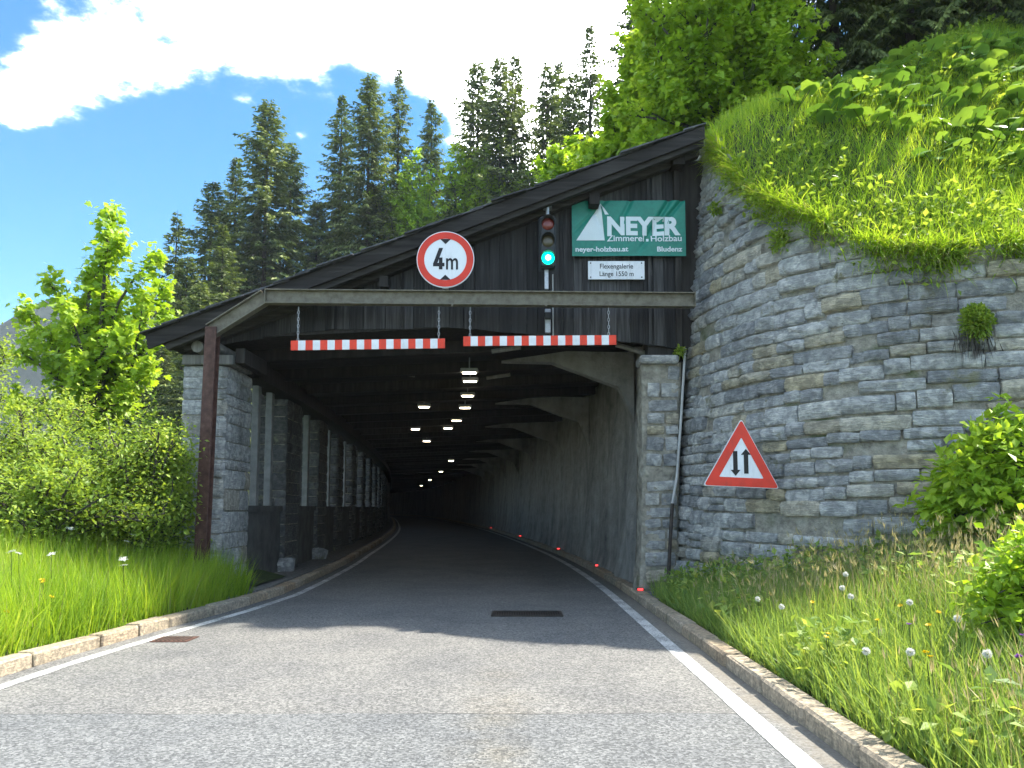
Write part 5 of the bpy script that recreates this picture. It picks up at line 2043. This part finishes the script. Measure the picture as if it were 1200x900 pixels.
# small weeds on wall, buttress top
for (u, v, Y, n, s_, lab) in ((838, 244, 12.2, 160, .10, 'small weed in the wall beside the banner'), (797, 412, 12.85, 140, .09, 'little fern in the corner above the buttress'), (915, 280, 10.9, 500, .20, 'leafy weed patch hanging below the wall top')):
    c = at_y(u, v, Y)
    t = thing('wall_weed', lab, 'plant', tuple(c), 'weeds on the stonework')
    dirs = rand_dirs(n)
    leaves(LEAF_V, LEAF_F, np.array(c) + dirs * s_ * RNG.uniform(.1, 1, (n, 1)), dirs, (.04, .08), RNG, .3).obj('foliage', M['bush'], t)
    MB().tube([tuple(Vector(c) + Vector((.02, .12, -.02))), tuple(c)], .006, 5).obj('stem', M['stem'], t)

# butterbur: broad leaves, each an object of its own
BB = []
for k in range(5):
    r = np.random.default_rng(900 + k)
    n = 16
    V = [(.05, 0, .015)]
    for ring_, rr_ in ((0, .5), (1, 1.0)):
        for q in range(n):
            a = 2 * PI * (q + .5) / n
            notch = 1 - .62 * math.exp(-((abs(a - PI) / .22) ** 2))
            rr2 = rr_ * notch * (1 + .07 * r.normal() * ring_)
            V.append((rr2 * math.cos(a) * 1.05, rr2 * math.sin(a), .05 * ring_ * math.sin(3 * a + k) - .16 * rr_ ** 2 + r.normal() * .03 * ring_))
    Fc = [[0, 1 + q, 1 + (q + 1) % n] for q in range(n)] + [[1 + q, 1 + n + q, 1 + n + (q + 1) % n, 1 + (q + 1) % n] for q in range(n)]
    BB.append(MB().add(np.array(V) * .5, Fc, 0, r.uniform(.15, .95)).mesh('leaf', M['butterbur'], True))
rb = np.random.default_rng(77)
cand = sample(6000, (4.5, 14, 9, 18), lambda x, y: (hill(x, y)[1] > .9) & (hill(x, y)[1] < 8.5), hz_f, rb)
u, v = to_pix(cand)
okm = (u > 900) & (u < 1215) & (v > 55) & (v < np.interp(u, [900, 1000, 1100, 1200], [120, 175, 205, 215])) & (v < 215) & (v > np.interp(u, [900, 1000, 1200], [120, 85, 60]))
cand = cand[okm]
chosen = []
for p in cand:
    if all((p[0] - q[0]) ** 2 + (p[1] - q[1]) ** 2 > .36 ** 2 for q in chosen):
        chosen.append(p)
    if len(chosen) >= 105:
        break
for p in chosen:
    t = thing('butterbur_plant', 'broad-leaved butterbur plant on the sunny bank above the stone wall', 'plant', tuple(p), 'butterbur on the bank')
    mb = MB()
    for k in range(8):
        a = rb.uniform(0, 2 * PI)
        rad = rb.uniform(.08, .36)
        hgt = rb.uniform(.14, .36)
        lp = Vector((math.cos(a) * rad, math.sin(a) * rad, hgt))
        o = link('leaf', BB[rb.integers(0, 5)], t, lp)
        sc_ = rb.uniform(.18, .38)
        o.scale = (sc_, sc_, sc_)
        o.rotation_euler = (rb.normal(.22, .28), rb.normal(-.1, .30), rb.uniform(0, 6.28))
        mb.tube([p, p + np.array(lp) * .6, p + np.array(lp)], .008, 4, caps=False)
    mb.obj('stalks', M['stem'], t)

# ------------------------------------------------------------------ flowers
def flower_meshes():
    out = {}
    r = np.random.default_rng(3)
    n = 150
    d = rand_dirs(n, r)
    out['clock'] = scatter(SPRIG_V, SPRIG_F, d * .012, frames(d, rand_dirs(n, r)), np.tile([.030, .010, .01], (n, 1)), r.uniform(0, 1, n)).mesh('seed_head', M['petal_white'])
    n = 26
    a = np.linspace(0, 4 * PI, n)
    d = np.stack([np.cos(a), np.sin(a), r.uniform(.1, .7, n)], 1)
    for nm, m_ in (('yellow', 'petal_yellow'), ('purple', 'petal_purple')):
        out[nm] = scatter(SPRIG_V, SPRIG_F, d * .003, frames(unit(d), np.tile([0, 0, 1.0], (n, 1))), np.tile([.026, .012, .02], (n, 1)), r.uniform(0, 1, n)).mesh('petals', M[m_])
    n = 130
    q = np.stack([r.normal(0, .035, n), r.normal(0, .035, n), r.normal(0, .006, n)], 1)
    out['umbel'] = scatter(SPRIG_V, SPRIG_F, q, frames(rand_dirs(n, r) * np.array([1, 1, .3]), np.tile([0, 0, 1.0], (n, 1))), np.tile([.016, .014, .01], (n, 1)), r.uniform(0, 1, n)).mesh('florets', M['petal_white'])
    return out


FL = flower_meshes()
STEM = MB().tube([(0, 0, 0), (.02, .01, .5), (0, 0, 1)], [.005, .004, .003], 5, caps=False).mesh('stem', M['stem'])


def ray_ground(u, v, zf, hgt, y0=3.5, y1=16):
    """where a flower head seen at a pixel stands: its stem's foot on the ground"""
    best = None
    for Y in np.arange(y0, y1, .05):
        p = at_y(u, v, Y)
        if xr(Y) + ol(Y) - .62 < p.x < xr(Y) + .62:
            continue
        e = abs(p.z - (float(zf(p.x, Y)) + hgt))
        if best is None or e < best[0]:
            best = (e, p)
    return best[1]


def plant_flower(kind, name, headname, label, group, u, v, hgt, sc_=1.0):
    p = ray_ground(u, v, ground, hgt)
    gz = float(ground(p.x, p.y))
    hh__ = max(.1, p.z - gz)
    t = thing(name, label, 'flower', (p.x, p.y, gz), group)
    s_ = link('stem', STEM, t)
    s_.scale = (1, 1, hh__)
    h_ = link(headname, FL[kind], t, (0, 0, hh__))
    h_.scale = (sc_,) * 3
    h_.rotation_euler = (random.uniform(.1, .6), random.uniform(-.3, .3), random.uniform(0, 6))
    return t


for (u, v) in ((991, 673), (987, 689), (997, 699), (1067, 764), (1157, 766), (1066, 706), (1015, 763), (888, 702), (916, 711), (1122, 725)):
    plant_flower('clock', 'dandelion_clock', 'seed_head', 'white dandelion clock on the grassy bank under the wall', 'dandelion clocks on the bank', u, v, .42, .72)
for (u, v) in ((968, 747), (970, 743), (1055, 710), (1028, 727), (1100, 718), (1088, 733), (1160, 694), (1182, 695), (952, 706), (1090, 770), (1085, 765), (1186, 699)):
    plant_flower('yellow', 'yellow_flower', 'petals', 'small yellow flower on the grassy bank under the wall', 'yellow flowers on the bank', u, v, .38, .85)
for (u, v) in ((1065, 732), (1165, 680), (1183, 688), (1198, 686), (1194, 770), (1199, 745)):
    plant_flower('purple', 'purple_flower', 'petals', 'small purple flower on the grassy bank under the wall', 'purple flowers on the bank', u, v, .42, .85)
for (u, v) in ((209, 625), (219, 629), (230, 628), (155, 626), (149, 634), (137, 618), (60, 649), (144, 655), (145, 662), (22, 648), (13, 646), (82, 619)):
    plant_flower('umbel', 'white_umbel', 'florets', 'white umbel flower in the tall verge grass before the bushes', 'white umbels on the verge', u, v, .74, .62)
for (u, v) in ((108, 731), (106, 734), (121, 735), (118, 736), (126, 733), (101, 722), (74, 733), (51, 682), (49, 680), (112, 728), (98, 727), (70, 735), (8, 718), (60, 700)):
    plant_flower('yellow', 'yellow_flower', 'petals', 'small yellow flower in the verge grass by the kerb', 'yellow flowers on the verge', u, v, .52, 1.3)

# ------------------------------------------------------------------ far mountain beyond the valley
mx = np.linspace(-1500, 100, 90)
my = np.linspace(760, 1500, 40)
MX, MY = np.meshgrid(mx, my)
ridge = np.interp(MX, [-1500, -720, -560, -495, -470, -440, -380, -300, -200, 100], [40, 130, 178, 208, 212, 196, 206, 214, 150, 60])
prof = np.exp(-((MY - 1050) / 190) ** 2)
nzs = sum(np.sin(MX * f + ph) * np.cos(MY * f * 1.3 + ph * 2) * a for f, ph, a in ((.02, 1, 9), (.047, 2, 6), (.11, .3, 4), (.23, 4, 2)))
scale_r = 1050 / 800.0
MR = .46
MZ = -30 + (ridge * scale_r * 1.0 + 30) * prof + nzs * prof
tag(grid_mesh(MB(), MX * scale_r * MR, MY * MR, MZ * MR, np.ones_like(MX, bool)).obj('mountain', M['mountain'], smooth_=False), kind='structure')

# ------------------------------------------------------------------ the air over the valley
hv = bpy.data.materials.new('air')
hv.use_nodes = True
hn = hv.node_tree.nodes
hn.clear()
pv = hn.new('ShaderNodeVolumePrincipled')
pv.inputs['Color'].default_value = (.86, .92, 1.0, 1)
pv.inputs['Density'].default_value = .00024
pv.inputs['Anisotropy'].default_value = 0.0
mo = hn.new('ShaderNodeOutputMaterial')
hv.node_tree.links.new(pv.outputs[0], mo.inputs['Volume'])
bpy.context.view_layer.update()
allz = [(o.matrix_world @ Vector(c)).z for o in bpy.data.objects if o.type == 'MESH' for c in o.bound_box]
gb_ = bpy.data.objects['ground'].bound_box
x0, x1 = min(c[0] for c in gb_) - 20, max(c[0] for c in gb_) + 20
y0, y1 = min(c[1] for c in gb_) - 20, max(c[1] for c in gb_) + 20
z0, z1 = min(c[2] for c in gb_) - 1.0, max(allz) + 2.0
hz_o = MB().box(((x0 + x1) / 2, (y0 + y1) / 2, (z0 + z1) / 2), (x1 - x0, y1 - y0, z1 - z0)).obj('haze', hv)
tag(hz_o, kind='stuff')
